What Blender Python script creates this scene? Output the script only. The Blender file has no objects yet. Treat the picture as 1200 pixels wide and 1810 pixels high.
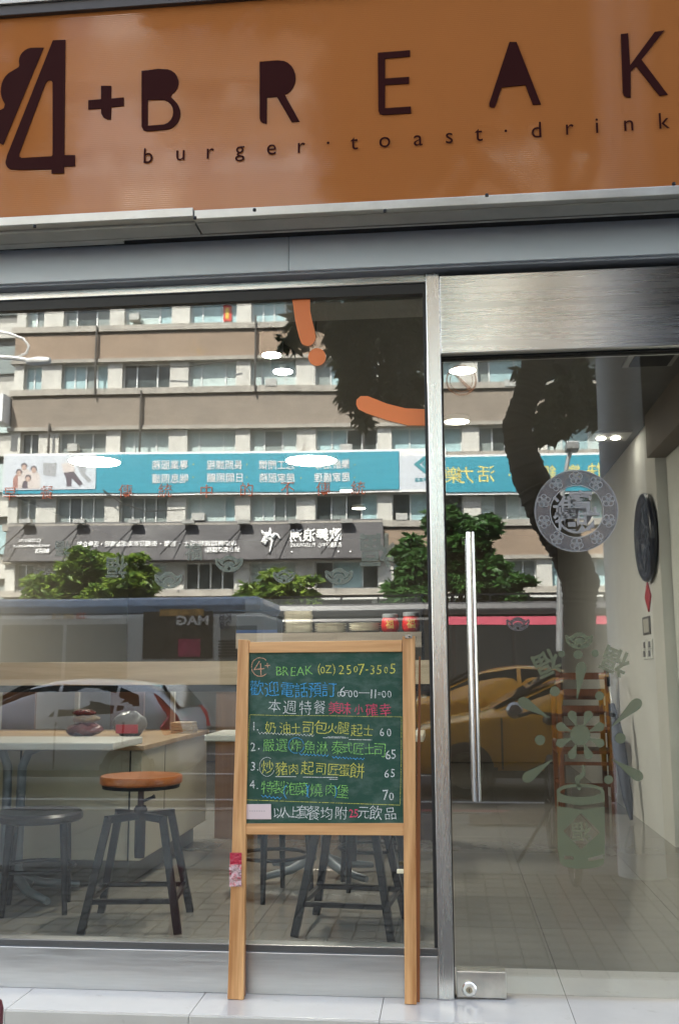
import bpy, math, random
import numpy as np
from mathutils import Vector, Matrix
random.seed(7); rng = np.random.default_rng(7)
PI = math.pi
S = bpy.context.scene
COL = S.collection

# ---------------------------------------------------------------- camera, sky, sun, exposure
YAW, PIT, ROL, FPX = -.1034, .1549, .00485, 1807.0
CAM = np.array([0.0, -3.6, 1.067])
cy, sy, cp, sp = math.cos(YAW), math.sin(YAW), math.cos(PIT), math.sin(PIT)
_f = np.array([sy*cp, cy*cp, sp]); _r = np.array([cy, -sy, 0.0]); _d = -np.cross(_r, _f)
RR = math.cos(ROL)*_r + math.sin(ROL)*_d
DD = -math.sin(ROL)*_r + math.cos(ROL)*_d
cam_data = bpy.data.cameras.new('camera'); cam = bpy.data.objects.new('camera', cam_data); COL.objects.link(cam)
m = Matrix.Identity(4)
for i in range(3):
    m[i][0] = RR[i]; m[i][1] = -DD[i]; m[i][2] = -_f[i]; m[i][3] = CAM[i]
cam.matrix_world = m
cam_data.sensor_fit = 'VERTICAL'; cam_data.sensor_height = 24.0
cam_data.lens = FPX/1810*24.0
cam_data.clip_start = .02; cam_data.clip_end = 2000
S.camera = cam

w = bpy.data.worlds.new('World'); S.world = w; w.use_nodes = True
SUN_EL, SUN_AZ = math.radians(52), math.radians(-24)     # azimuth from +y towards +x
sky = w.node_tree.nodes.new('ShaderNodeTexSky'); sky.sky_type = 'NISHITA'; sky.sun_disc = False
sky.sun_elevation = SUN_EL; sky.sun_rotation = SUN_AZ
bgn = w.node_tree.nodes['Background']; bgn.inputs['Strength'].default_value = .13
hs = w.node_tree.nodes.new('ShaderNodeHueSaturation'); hs.inputs['Saturation'].default_value = .5
w.node_tree.links.new(sky.outputs[0], hs.inputs['Color']); w.node_tree.links.new(hs.outputs[0], bgn.inputs['Color'])
sl = bpy.data.lights.new('sun', 'SUN'); sl.energy = 5.0; sl.angle = math.radians(.5); sl.color = (1, .95, .86)
so = bpy.data.objects.new('sun', sl); COL.objects.link(so)
sdir = Vector((math.sin(SUN_AZ)*math.cos(SUN_EL), math.cos(SUN_AZ)*math.cos(SUN_EL), math.sin(SUN_EL)))
so.rotation_euler = sdir.to_track_quat('Z', 'Y').to_euler(); so.location = (0, 10, 30)
S.view_settings.view_transform = 'Standard'; S.view_settings.look = 'None'
S.view_settings.gamma = 1; S.view_settings.use_curve_mapping = False
S.view_settings.exposure = 2.9
S.render.engine = 'CYCLES'
S.cycles.use_denoising = True
S.cycles.max_bounces = 8; S.cycles.diffuse_bounces = 4; S.cycles.glossy_bounces = 4
S.cycles.transparent_max_bounces = 24
S.cycles.sample_clamp_indirect = 4
S.cycles.caustics_reflective = False

# ---------------------------------------------------------------- measuring helpers (photo pixel -> a point on a real plane)
def ray(px, py): return RR*(px-600) + DD*(py-905) + _f*FPX
def P(px, py, y=0.0):
    d = ray(px, py); return CAM + d*((y-CAM[1])/d[1])
def G(px, py, z=0.0):
    d = ray(px, py); return CAM + d*((z-CAM[2])/d[2])
def PX(px, py, x):
    d = ray(px, py); return CAM + d*((x-CAM[0])/d[0])
def Vm(px, py, y):                      # something seen mirrored in the glass: its real place across the street
    p = P(px, py, y); return np.array([p[0], -p[1], p[2]])

# ---------------------------------------------------------------- materials
MATS = {}
def lin(c):
    return tuple((v/12.92 if v <= .04045 else ((v+.055)/1.055)**2.4) for v in c)
def mat(name, col, rough=.5, metal=0, var=0.0, vscale=5.0, bump=0.0, bscale=60.0, stretch=(1, 1, 1), emit=None, spec=.5, aniso=0, dirt=None, coat=0):
    if name in MATS: return MATS[name]
    M = bpy.data.materials.new(name); M.use_nodes = True; MATS[name] = M
    nt = M.node_tree; N = nt.nodes; L = nt.links; b = N['Principled BSDF']
    b.inputs['Base Color'].default_value = (*col, 1); b.inputs['Roughness'].default_value = rough
    b.inputs['Metallic'].default_value = metal; b.inputs['Specular IOR Level'].default_value = spec
    b.inputs['Coat Weight'].default_value = coat
    tc = N.new('ShaderNodeTexCoord'); mp = N.new('ShaderNodeMapping'); mp.inputs['Scale'].default_value = stretch
    L.new(tc.outputs['Object'], mp.inputs[0])
    if var or dirt:
        n = N.new('ShaderNodeTexNoise'); n.inputs['Scale'].default_value = vscale; n.inputs['Detail'].default_value = 6; n.inputs['Roughness'].default_value = .65
        L.new(mp.outputs[0], n.inputs['Vector'])
        mr = N.new('ShaderNodeMapRange'); mr.inputs[1].default_value = .3; mr.inputs[2].default_value = .7
        mr.inputs[3].default_value = 1-var; mr.inputs[4].default_value = 1+var; L.new(n.outputs[0], mr.inputs[0])
        mx = N.new('ShaderNodeMix'); mx.data_type = 'RGBA'; mx.blend_type = 'MULTIPLY'; mx.inputs[0].default_value = 1
        mx.inputs[6].default_value = (*col, 1); L.new(mr.outputs[0], mx.inputs[7])
        out = mx.outputs[2]
        if dirt:
            n2 = N.new('ShaderNodeTexNoise'); n2.inputs['Scale'].default_value = dirt[1]; n2.inputs['Detail'].default_value = 8; n2.inputs['Roughness'].default_value = .7
            L.new(mp.outputs[0], n2.inputs['Vector'])
            r2 = N.new('ShaderNodeMapRange'); r2.inputs[1].default_value = dirt[2]; r2.inputs[2].default_value = dirt[2]+.12; L.new(n2.outputs[0], r2.inputs[0])
            m2 = N.new('ShaderNodeMix'); m2.data_type = 'RGBA'; L.new(out, m2.inputs[6]); m2.inputs[7].default_value = (*dirt[0], 1)
            L.new(r2.outputs[0], m2.inputs[0]); out = m2.outputs[2]
        L.new(out, b.inputs['Base Color'])
        rr = N.new('ShaderNodeMapRange'); rr.inputs[1].default_value = .3; rr.inputs[2].default_value = .7
        rr.inputs[3].default_value = rough*.85; rr.inputs[4].default_value = min(1, rough*1.2); L.new(n.outputs[0], rr.inputs[0]); L.new(rr.outputs[0], b.inputs['Roughness'])
    if bump:
        nb = N.new('ShaderNodeTexNoise'); nb.inputs['Scale'].default_value = bscale; nb.inputs['Detail'].default_value = 4
        L.new(mp.outputs[0], nb.inputs['Vector'])
        bp = N.new('ShaderNodeBump'); bp.inputs['Strength'].default_value = bump; bp.inputs['Distance'].default_value = .01
        L.new(nb.outputs[0], bp.inputs['Height']); L.new(bp.outputs[0], b.inputs['Normal'])
    if aniso:
        b.inputs['Anisotropic'].default_value = aniso
        cb = N.new('ShaderNodeCombineXYZ'); cb.inputs[2].default_value = 1.0
        L.new(cb.outputs[0], b.inputs['Tangent'])
    if emit:
        b.inputs['Emission Color'].default_value = (*emit[0], 1); b.inputs['Emission Strength'].default_value = emit[1]
    return M

def wood(name, c1, c2, rough=.5, scale=30.0, stretch=(1, 1, .06), bump=.15):
    if name in MATS: return MATS[name]
    M = bpy.data.materials.new(name); M.use_nodes = True; MATS[name] = M
    nt = M.node_tree; N = nt.nodes; L = nt.links; b = N['Principled BSDF']; b.inputs['Roughness'].default_value = rough
    tc = N.new('ShaderNodeTexCoord'); mp = N.new('ShaderNodeMapping'); mp.inputs['Scale'].default_value = stretch
    oi = N.new('ShaderNodeObjectInfo'); ad = N.new('ShaderNodeVectorMath'); ad.operation = 'ADD'
    cbx = N.new('ShaderNodeCombineXYZ'); mm = N.new('ShaderNodeMath'); mm.operation = 'MULTIPLY'; mm.inputs[1].default_value = 9
    L.new(oi.outputs['Random'], mm.inputs[0]); L.new(mm.outputs[0], cbx.inputs[0]); L.new(mm.outputs[0], cbx.inputs[2])
    L.new(tc.outputs['Object'], ad.inputs[0]); L.new(cbx.outputs[0], ad.inputs[1]); L.new(ad.outputs[0], mp.inputs[0])
    n = N.new('ShaderNodeTexNoise'); n.inputs['Scale'].default_value = scale; n.inputs['Detail'].default_value = 5; n.inputs['Distortion'].default_value = .6
    L.new(mp.outputs[0], n.inputs['Vector'])
    n3 = N.new('ShaderNodeTexNoise'); n3.inputs['Scale'].default_value = scale*5; n3.inputs['Detail'].default_value = 3; L.new(mp.outputs[0], n3.inputs['Vector'])
    am = N.new('ShaderNodeMath'); am.operation = 'MULTIPLY_ADD'; am.inputs[1].default_value = .35; L.new(n3.outputs[0], am.inputs[0]); L.new(n.outputs[0], am.inputs[2])
    cr = N.new('ShaderNodeValToRGB'); cr.color_ramp.elements[0].position = .5; cr.color_ramp.elements[1].position = .85
    cr.color_ramp.elements[0].color = (*c1, 1); cr.color_ramp.elements[1].color = (*c2, 1)
    L.new(am.outputs[0], cr.inputs[0]); L.new(cr.outputs[0], b.inputs['Base Color'])
    bp = N.new('ShaderNodeBump'); bp.inputs['Strength'].default_value = bump; bp.inputs['Distance'].default_value = .004
    L.new(am.outputs[0], bp.inputs['Height']); L.new(bp.outputs[0], b.inputs['Normal'])
    return M

def glassmat(name, r0, tint=(.93, .95, .94), dirt=.004):
    """clear pane: mirror reflection by Schlick's law over a transparent tint, the same from both sides"""
    M = bpy.data.materials.new(name); M.use_nodes = True; MATS[name] = M
    nt = M.node_tree; N = nt.nodes; L = nt.links; N.remove(N['Principled BSDF'])
    g = N.new('ShaderNodeNewGeometry'); dt = N.new('ShaderNodeVectorMath'); dt.operation = 'DOT_PRODUCT'
    L.new(g.outputs['Incoming'], dt.inputs[0]); L.new(g.outputs['Normal'], dt.inputs[1])
    ab = N.new('ShaderNodeMath'); ab.operation = 'ABSOLUTE'; L.new(dt.outputs['Value'], ab.inputs[0])
    om = N.new('ShaderNodeMath'); om.operation = 'SUBTRACT'; om.inputs[0].default_value = 1; L.new(ab.outputs[0], om.inputs[1])
    pw = N.new('ShaderNodeMath'); pw.operation = 'POWER'; pw.inputs[1].default_value = 5; L.new(om.outputs[0], pw.inputs[0])
    ma = N.new('ShaderNodeMath'); ma.operation = 'MULTIPLY_ADD'; ma.inputs[1].default_value = 1-r0; ma.inputs[2].default_value = r0; L.new(pw.outputs[0], ma.inputs[0])
    tr = N.new('ShaderNodeBsdfTransparent'); tr.inputs[0].default_value = (*tint, 1)
    gl = N.new('ShaderNodeBsdfGlossy'); gl.inputs['Roughness'].default_value = 0; gl.inputs[0].default_value = (1, 1, 1, 1)
    df = N.new('ShaderNodeBsdfDiffuse'); df.inputs[0].default_value = (.6, .6, .58, 1)
    tc = N.new('ShaderNodeTexCoord'); mp = N.new('ShaderNodeMapping'); mp.inputs['Scale'].default_value = (3, 1, .6); L.new(tc.outputs['Object'], mp.inputs[0])
    nz = N.new('ShaderNodeTexNoise'); nz.inputs['Scale'].default_value = 5; nz.inputs['Detail'].default_value = 9; nz.inputs['Roughness'].default_value = .75; L.new(mp.outputs[0], nz.inputs['Vector'])
    mr = N.new('ShaderNodeMapRange'); mr.inputs[1].default_value = .42; mr.inputs[2].default_value = .8; mr.inputs[3].default_value = dirt*.4; mr.inputs[4].default_value = dirt*4
    L.new(nz.outputs[0], mr.inputs[0])
    wv = N.new('ShaderNodeTexNoise'); wv.inputs['Scale'].default_value = 1.3; wv.inputs['Detail'].default_value = 1; L.new(tc.outputs['Object'], wv.inputs['Vector'])
    bp = N.new('ShaderNodeBump'); bp.inputs['Strength'].default_value = .05; bp.inputs['Distance'].default_value = .01; L.new(wv.outputs[0], bp.inputs['Height']); L.new(bp.outputs[0], gl.inputs['Normal'])
    m0 = N.new('ShaderNodeMixShader'); L.new(mr.outputs[0], m0.inputs[0]); L.new(tr.outputs[0], m0.inputs[1]); L.new(df.outputs[0], m0.inputs[2])
    m1 = N.new('ShaderNodeMixShader'); L.new(ma.outputs[0], m1.inputs[0]); L.new(m0.outputs[0], m1.inputs[1]); L.new(gl.outputs[0], m1.inputs[2])
    L.new(m1.outputs[0], N['Material Output'].inputs['Surface'])
    return M
def film(name, col, alpha, rough=.5):
    """translucent sticker film on glass"""
    M = bpy.data.materials.new(name); M.use_nodes = True; MATS[name] = M
    b = M.node_tree.nodes['Principled BSDF']; b.inputs['Base Color'].default_value = (*col, 1); b.inputs['Alpha'].default_value = alpha
    b.inputs['Roughness'].default_value = rough
    return M

GLASS = glassmat('window glass', .084)
GLASSD = glassmat('door glass', .078, dirt=.003)
STEEL = mat('brushed stainless steel', (.74, .73, .70), .27, 1, var=.04, vscale=3, bump=.012, bscale=70, stretch=(.3, 1, 18), aniso=.85)
STEELV = mat('stainless steel post', (.66, .65, .64), .26, 1, var=.03, vscale=4, bump=.04, bscale=50, stretch=(14, 14, .5))
STEELP = mat('polished steel tube', (.66, .65, .63), .16, 1)
STEELB = mat('matt steel kickplate', (.56, .56, .56), .36, 1, var=.07, vscale=5, dirt=((.40, .38, .34), 16, .66), bump=.03, bscale=60, stretch=(1, 1, 20))
ALU = mat('weathered aluminium', (.52, .51, .47), .38, .7, var=.12, vscale=6, dirt=((.16, .14, .12), 9, .66))
ALUD = mat('dull aluminium soffit', (.46, .45, .41), .55, .3, var=.15, vscale=5, dirt=((.08, .07, .06), 14, .66))
BLACKM = mat('black painted metal', (.008, .009, .012), .4, .0, var=.2, spec=.25, bump=.05, bscale=40)
BLACK = mat('black gap', (.008, .008, .008), .8)
GASKET = mat('dark rubber gasket', (.02, .02, .022), .5)
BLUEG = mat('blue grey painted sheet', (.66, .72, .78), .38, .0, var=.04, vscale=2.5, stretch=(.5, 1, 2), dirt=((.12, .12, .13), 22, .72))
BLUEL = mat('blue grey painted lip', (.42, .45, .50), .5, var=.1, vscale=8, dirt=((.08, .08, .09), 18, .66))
WHITE = mat('white painted', (.72, .72, .68), .5, var=.04)
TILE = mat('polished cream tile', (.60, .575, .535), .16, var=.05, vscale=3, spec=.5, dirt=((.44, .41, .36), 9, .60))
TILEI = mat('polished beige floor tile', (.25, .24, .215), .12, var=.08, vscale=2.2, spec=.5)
TILER = mat('cream tile riser', (.52, .50, .45), .3, var=.06, vscale=4)
GROUT = mat('tile grout', (.06, .055, .05), .9)
ORANGE = mat('orange film', (.75, .19, .045), .35)
FROST = film('frosted film', (.20, .225, .185), .55, .6)
FROSTD = film('frosted film strong', (.145, .16, .095), .68, .6)
FROSTR = film('frosted pink film', (.14, .12, .12), .62, .6)
BROWN = mat('dark brown vinyl letter', (.026, .004, .003), .6, spec=.06)

# ---------------------------------------------------------------- mesh helpers
class MB:
    def __init__(s): s.v = []; s.f = []
    def add(s, v, f):
        o = len(s.v); s.v += [tuple(float(c) for c in p) for p in v]; s.f += [tuple(i+o for i in q) for q in f]; return s
    def box(s, x0, x1, y0, y1, z0, z1):
        v = [(x, y, z) for x in (x0, x1) for y in (y0, y1) for z in (z0, z1)]
        return s.add(v, [(0, 1, 3, 2), (4, 6, 7, 5), (0, 4, 5, 1), (2, 3, 7, 6), (0, 2, 6, 4), (1, 5, 7, 3)])
    def prism(s, pts, n):
        """extrude a 3-D polygon by vector n"""
        pts = [np.array(p, float) for p in pts]; n = np.array(n, float); k = len(pts)
        v = pts + [p+n for p in pts]
        return s.add(v, [tuple(range(k)), tuple(range(2*k-1, k-1, -1))] + [(i, i+k, (i+1) % k+k, (i+1) % k) for i in range(k)])
    def bar(s, a, b, wx, wy, up=(0, 0, 1)):
        a = np.array(a, float); b = np.array(b, float); d = b-a; d /= np.linalg.norm(d)
        up = np.array(up, float)
        if abs(d@up) > .95: up = np.array([0, 1.0, 0])
        x = np.cross(d, up); x /= np.linalg.norm(x); y = np.cross(x, d)
        q = [(-1, -1), (1, -1), (1, 1), (-1, 1)]
        v = [p + x*wx/2*i + y*wy/2*j for p in (a, b) for i, j in q]
        return s.add(v, [(3, 2, 1, 0), (4, 5, 6, 7)] + [(i, (i+1) % 4, (i+1) % 4+4, i+4) for i in range(4)])
    def tube(s, pts, r, n=10, caps=True, closed=False):
        pts = [np.array(p, float) for p in pts]; k = len(pts)
        rs = r if hasattr(r, '__len__') else [r]*k
        o = len(s.v); prev = None
        for i, p in enumerate(pts):
            if closed: d = pts[(i+1) % k]-pts[i-1]
            else: d = pts[min(i+1, k-1)]-pts[max(i-1, 0)]
            d = d/(np.linalg.norm(d)+1e-9)
            if prev is None:
                a = np.array([0, 0, 1.0]) if abs(d[2]) < .9 else np.array([1.0, 0, 0])
                x = np.cross(d, a)
            else: x = prev - d*(prev@d)
            x /= np.linalg.norm(x)+1e-9; prev = x; y = np.cross(d, x)
            for j in range(n):
                t = 2*PI*j/n; s.v.append(tuple(p + rs[i]*(x*math.cos(t)+y*math.sin(t))))
        for i in range(k if closed else k-1):
            for j in range(n):
                a = o+i*n+j; b_ = o+i*n+(j+1) % n; c = o+((i+1) % k)*n+(j+1) % n; d_ = o+((i+1) % k)*n+j
                s.f.append((a, b_, c, d_))
        if caps and not closed:
            s.f.append(tuple(o+j for j in range(n-1, -1, -1))); s.f.append(tuple(o+(k-1)*n+j for j in range(n)))
        return s
    def lathe(s, prof, c=(0, 0, 0), n=24, axis='z', caps=True):
        o = len(s.v)
        for r, z in prof:
            for j in range(n):
                t = 2*PI*j/n; a, b_ = r*math.cos(t), r*math.sin(t)
                p = {'z': (a, b_, z), 'y': (a, z, b_), 'x': (z, a, b_)}[axis]
                s.v.append((p[0]+c[0], p[1]+c[1], p[2]+c[2]))
        for i in range(len(prof)-1):
            for j in range(n): s.f.append((o+i*n+j, o+i*n+(j+1) % n, o+(i+1)*n+(j+1) % n, o+(i+1)*n+j))
        if caps:
            s.f.append(tuple(o+j for j in range(n-1, -1, -1))); s.f.append(tuple(o+(len(prof)-1)*n+j for j in range(n)))
        return s
    def mesh(s, name, smooth=False):
        me = bpy.data.meshes.new(name); me.from_pydata(s.v, [], s.f); me.validate(); me.update()
        if smooth:
            me.polygons.foreach_set('use_smooth', [True]*len(me.polygons))
        return me
    def build(s, name, mt, parent=None, smooth=False, bevel=0, world=True, sharp=None):
        me = s.mesh(name, smooth)
        import bmesh
        bm = bmesh.new(); bm.from_mesh(me); bmesh.ops.recalc_face_normals(bm, faces=bm.faces); bm.to_mesh(me); bm.free()
        if smooth: me.set_sharp_from_angle(angle=math.radians(sharp or 40))
        o = bpy.data.objects.new(name, me); COL.objects.link(o); me.materials.append(mt)
        if bevel:
            b = o.modifiers.new('bevel', 'BEVEL'); b.width = bevel; b.segments = 2; b.limit_method = 'ANGLE'
        if parent is not None: put(o, parent, world)
        return o
def put(o, parent, world=True):
    o.parent = parent
    if world and parent.get('_root') is not None: o.location = -Vector(parent['_root'])
def thing(name, label, cat, loc=(0, 0, 0), group=None, rz=0):
    o = bpy.data.objects.new(name, None); COL.objects.link(o); o.location = loc; o.rotation_euler = (0, 0, rz)
    o['label'] = label; o['category'] = cat; o['_root'] = [float(c) for c in loc]
    if group: o['group'] = group
    return o
def tag(o, label=None, cat=None, group=None, kind=None):
    if label: o['label'] = label
    if cat: o['category'] = cat
    if group: o['group'] = group
    if kind: o['kind'] = kind
    return o
def dup(root, loc, rz, label, group=None, name=None):
    def cc(o, par):
        c = o.copy(); COL.objects.link(c)
        if par is not None: c.parent = par
        for ch in o.children: cc(ch, c)
        return c
    r = cc(root, None); r.location = loc; r.rotation_euler = (0, 0, rz); r['label'] = label
    if group: r['group'] = group
    return r
_g = {}
def glyph(ch, off=0.0, res=2):
    k = (ch, off)
    if k in _g: return _g[k]
    c = bpy.data.curves.new('t', 'FONT'); c.body = ch; c.size = 1; c.resolution_u = res; c.offset = off
    o = bpy.data.objects.new('t', c); COL.objects.link(o)
    me = o.to_mesh(); v = np.array([p.co[:2] for p in me.vertices]) if len(me.vertices) else np.zeros((1, 2)); f = [tuple(p.vertices) for p in me.polygons]
    o.to_mesh_clear(); bpy.data.objects.remove(o); bpy.data.curves.remove(c)
    _g[k] = (v, f); return _g[k]
def write(mb, s, o, U, V, size, off=0.0, center=True, rot=0, jit=0, wscale=1.0, fit=None):
    """lay flat print: string s at point o on the plane spanned by U, V"""
    v, f = glyph(s, off)
    v = v*size; v = v*np.array([wscale, 1])
    if fit:
        w_ = v[:, 0].max()-v[:, 0].min(); v = v*np.array([fit/w_, 1])
    if center: v = v-(v.max(0)+v.min(0))/2
    if rot: c_, s_ = math.cos(rot), math.sin(rot); v = v@np.array([[c_, s_], [-s_, c_]])
    U = np.array(U, float); V = np.array(V, float); o = np.array(o, float)
    if jit: v = v+rng.normal(0, jit, v.shape)
    mb.add([o+U*a+V*b for a, b in v], f)

# ================================================================ SETTING
kind = lambda o: tag(o, kind='structure')
# shop floor in 60 cm tiles, the same grid runs under the glass out to the step edge
XJ, YJ = .367, -.233
fl = kind(MB().box(-6, 6, -.225, 9.2, -.145, -.004).build('shop_floor', GROUT))
tm = {}
for j in range(0, 15):
    for i in range(-8, 4):
        x0 = XJ+.6*i; y0 = YJ+.6*j
        if x0 > 1.6 or x0 < -3.4 or y0 > 8.3: continue
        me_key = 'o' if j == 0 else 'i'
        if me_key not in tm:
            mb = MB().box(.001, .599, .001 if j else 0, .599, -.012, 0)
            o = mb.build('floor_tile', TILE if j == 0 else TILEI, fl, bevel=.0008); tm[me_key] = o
        else:
            o = tm[me_key].copy(); COL.objects.link(o); o.parent = fl
        o.location = (x0, y0, 0)
mb = MB()
for i in range(-8, 4):
    x0 = XJ+.6*i; mb.box(x0+.001, x0+.599, YJ-.012, YJ-.0005, -.155, -.004)
tag(mb.build('riser_tile', TILER, fl), kind='stuff')
# threshold strip outside of door glass is the same tile; facade base sits at y=0

pave = kind(MB().box(-30, 30, -5.62, -.24, -.5, -.165).build('pavement', GROUT))
PAV = mat('grey paving brick', (.115, .107, .095), .75, var=.22, vscale=7, bump=.3, bscale=50)  # brick tone darkened to stand in for arcade shade
mb = MB()
y = -.27
while y > -2.9:
    x = -5.0
    while x < 5.0:
        dz = random.uniform(-.0015, .0015)
        mb.box(x+.006, x+.102, y-.116, y-.009, -.17, -.15+dz); x += .108
    y -= .13
tag(mb.build('paving_brick', PAV, pave), kind='stuff')
SLAB = mat('smooth grey paving slab', (.075, .08, .088), .5, var=.12, vscale=3)
mb = MB()
for i in range(-12, 12):
    for j in range(4):
        mb.box(XJ+.8*i+.004, XJ+.8*i+.796, -2.9-.66*j-.655, -2.9-.66*j-.005, -.17, -.15)
tag(mb.build('paving_slab', SLAB, pave), kind='stuff')
CURB = mat('kerb stone', (.33, .31, .29), .7, var=.2); REDL = mat('red kerb paint', (.25, .03, .03), .6, var=.3, vscale=12)
kerb = kind(MB().box(-30, 30, -5.80, -5.62, -.6, -.152).build('kerb', CURB))
MB().box(-.3, 9, -5.797, -5.66, -.152, -.148).build('kerb_line', REDL, kerb)
ROADZ = -.40
ASPH = mat('asphalt', (.034, .035, .038), .8, var=.25, vscale=2, bump=.4, bscale=200)
road = kind(MB().box(-80, 80, -48, -5.80, -.6, ROADZ).build('road', ASPH))
LINE = mat('white road paint', (.62, .62, .6), .6, var=.15, vscale=6)
mb = MB()
for yy in (-7.3, -8.3): mb.box(-40, 40, yy-.12, yy, ROADZ, ROADZ+.004)
mb.box(-40, 40, -11.4, -11.28, ROADZ, ROADZ+.004); mb.box(-40, 40, -15, -14.88, ROADZ, ROADZ+.004)
mb.build('road_marking', LINE, road)
gr = kind(MB().box(-400, 400, -400, 60, -1.4, -.62).build('ground', mat('distant ground', (.2, .2, .19), .9)))
SOIL = mat('soil', (.10, .065, .045), .95, var=.4, vscale=12, bump=.8, bscale=30)
mb = MB(); 
nx = 22
pts = []
for i in range(nx+1):
    for j in range(8):
        xx = .15+1.5*i/nx; yy = -5.45+.62*j/7
        zz = -.15+.10*math.sin(PI*i/nx)*math.sin(PI*j/7)+random.uniform(0, .02)
        pts.append((xx, yy, zz))
mb.add(pts, [(i*8+j, (i+1)*8+j, (i+1)*8+j+1, i*8+j+1) for i in range(nx) for j in range(7)])
tag(mb.build('tree_pit_soil', SOIL), label='heap of bare soil at the foot of the street tree', cat='soil', kind='stuff')

# ================================================================ SHOP BUILDING SHELL
sb = thing('shop_building', 'street front of the building above and around the cafe', 'building', (0, .3, 2.9))
CONC = mat('grey shop wall render', (.34, .33, .31), .8, var=.1)
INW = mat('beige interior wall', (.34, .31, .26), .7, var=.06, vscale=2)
INWD = mat('dark brown interior wall', (.16, .135, .11), .7, var=.1, vscale=2)  # darker brown for the rear wall and ceiling beam
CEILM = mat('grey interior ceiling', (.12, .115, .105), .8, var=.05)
MB().box(-26, 24, .02, 10, 3.5, 27).build('upper_shade_wall', CONC, sb)  # unseen mass, its height raised to shade pavement, cars and bus
MB().box(-12, -2.6, .0, .3, -.6, 3.5).build('side_wall', CONC, sb)
MB().box(1.62, 12, .0, .3, -.6, 3.5).build('side_wall', CONC, sb)
MB().box(-2.6, 1.62, .14, .34, 2.47, 3.5).build('lintel', CONC, sb)
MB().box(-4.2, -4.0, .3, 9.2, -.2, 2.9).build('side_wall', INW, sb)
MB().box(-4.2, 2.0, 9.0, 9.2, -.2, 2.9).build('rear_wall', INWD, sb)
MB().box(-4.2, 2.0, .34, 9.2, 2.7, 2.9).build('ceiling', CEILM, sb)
# right interior wall
XW = 1.365
MB().box(XW+.06, XW+.3, .3, 9.0, 0, 2.7).build('side_wall', mat('pale grey green wall', (.72, .74, .70), .65, var=.05, vscale=2), sb)
MB().box(XW-.008, XW+.06, 3.05, 9.0, 0, 2.7).build('wall_pilaster', mat('grey wall pilaster', (.62, .62, .59), .7, var=.06, vscale=3), sb)
MB().box(XW-.06, XW+.06, .32, 3.04, 2.42, 2.7).build('ceiling_beam', INWD, sb)
# ================================================================ SIGN
SY = -.30
sg = thing('shop_sign', 'long orange light box sign with dark brown lettering over the shop front', 'sign', (-.3, SY, 3.0))
def signmat():
    M = mat('orange sign sheet', (.34, .122, .036), .03, var=.03, vscale=1.5, spec=.5, dirt=((.10, .03, .012), 38, .72))
    nt = M.node_tree; N = nt.nodes; L = nt.links; b = N['Principled BSDF']
    tc = N.new('ShaderNodeTexCoord'); wv = N.new('ShaderNodeTexWave'); wv.wave_type = 'BANDS'; wv.bands_direction = 'Z'
    wv.inputs['Scale'].default_value = 42; wv.inputs['Distortion'].default_value = 0; wv.inputs['Detail'].default_value = 0
    L.new(tc.outputs['Object'], wv.inputs['Vector'])
    bp = N.new('ShaderNodeBump'); bp.inputs['Strength'].default_value = .05; bp.inputs['Distance'].default_value = .004
    L.new(wv.outputs[0], bp.inputs['Height']); L.new(bp.outputs[0], b.inputs['Normal'])
    b.inputs['Coat Weight'].default_value = .0
    return M
SIGNM = signmat()
zb = P(345, 372, SY)[2]; zt = P(0, 33, SY)[2]
MB().box(-2.4, 1.6, SY, SY+.012, zb, zt).build('sign_panel', SIGNM, sg)
MB().box(-2.42, 1.62, SY+.013, -.14, zb-.02, zt+.07).build('sign_box', ALUD, sg)
xj = P(343, 380, SY)[0]
zl = zb-.036
MB().box(-2.42, xj, SY-.016, SY+.03, zl+.008, zb+.004).build('edge_trim', ALU, sg, bevel=.002)
MB().box(xj+.003, 1.62, SY-.010, SY+.03, zl, zb-.004).build('edge_trim', ALU, sg, bevel=.002)
MB().box(-2.42, xj-.003, SY+.03, -.185, zl-.002, zl+.01).build('soffit_strip', ALUD, sg)
MB().box(xj+.006, 1.62, SY+.02, -.195, zl-.004, zl+.006).build('soffit_strip', ALUD, sg)
MB().box(-2.42, 1.62, -.184, -.172, zl-.004, zl+.03).build('soffit_lip', ALUD, sg)
MB().box(-2.42, -1.15, -.170, -.135, zl+.0, zl+.012).build('soffit_lip', ALUD, sg)
MB().box(-2.42, 1.62, SY-.02, SY+.03, zt-.002, zt+.036).build('top_trim', mat('dark grey trim', (.07, .065, .065), .4, .3), sg, bevel=.002)
MB().box(-2.42, 1.62, SY-.03, SY+.03, zt+.038, zt+.14).build('top_trim', ALU, sg, bevel=.002)
MB().box(-2.42, 1.62, -.133, -.02, zl+.02, zl+.05).build('recess', BLACK, sg)  # black box paints the shade in the gap above the housing
for bx, by in ((680, 373), (345, 385), (860, 345), (62, 400), (1190, 325), (450, 371)):
    p = G(bx, by, zl-.006); 
    if bx == 680: p = P(bx, by, SY-.012)
    MB().lathe([(.006, -.004), (.006, .004)], p, 8).build('bolt_head', BLACKM, sg)
def sp2(pts, s=.5, ox=0, oy=0, y=SY): return [P(ox+x*s, oy+z*s, y) for x, z in pts]
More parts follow.
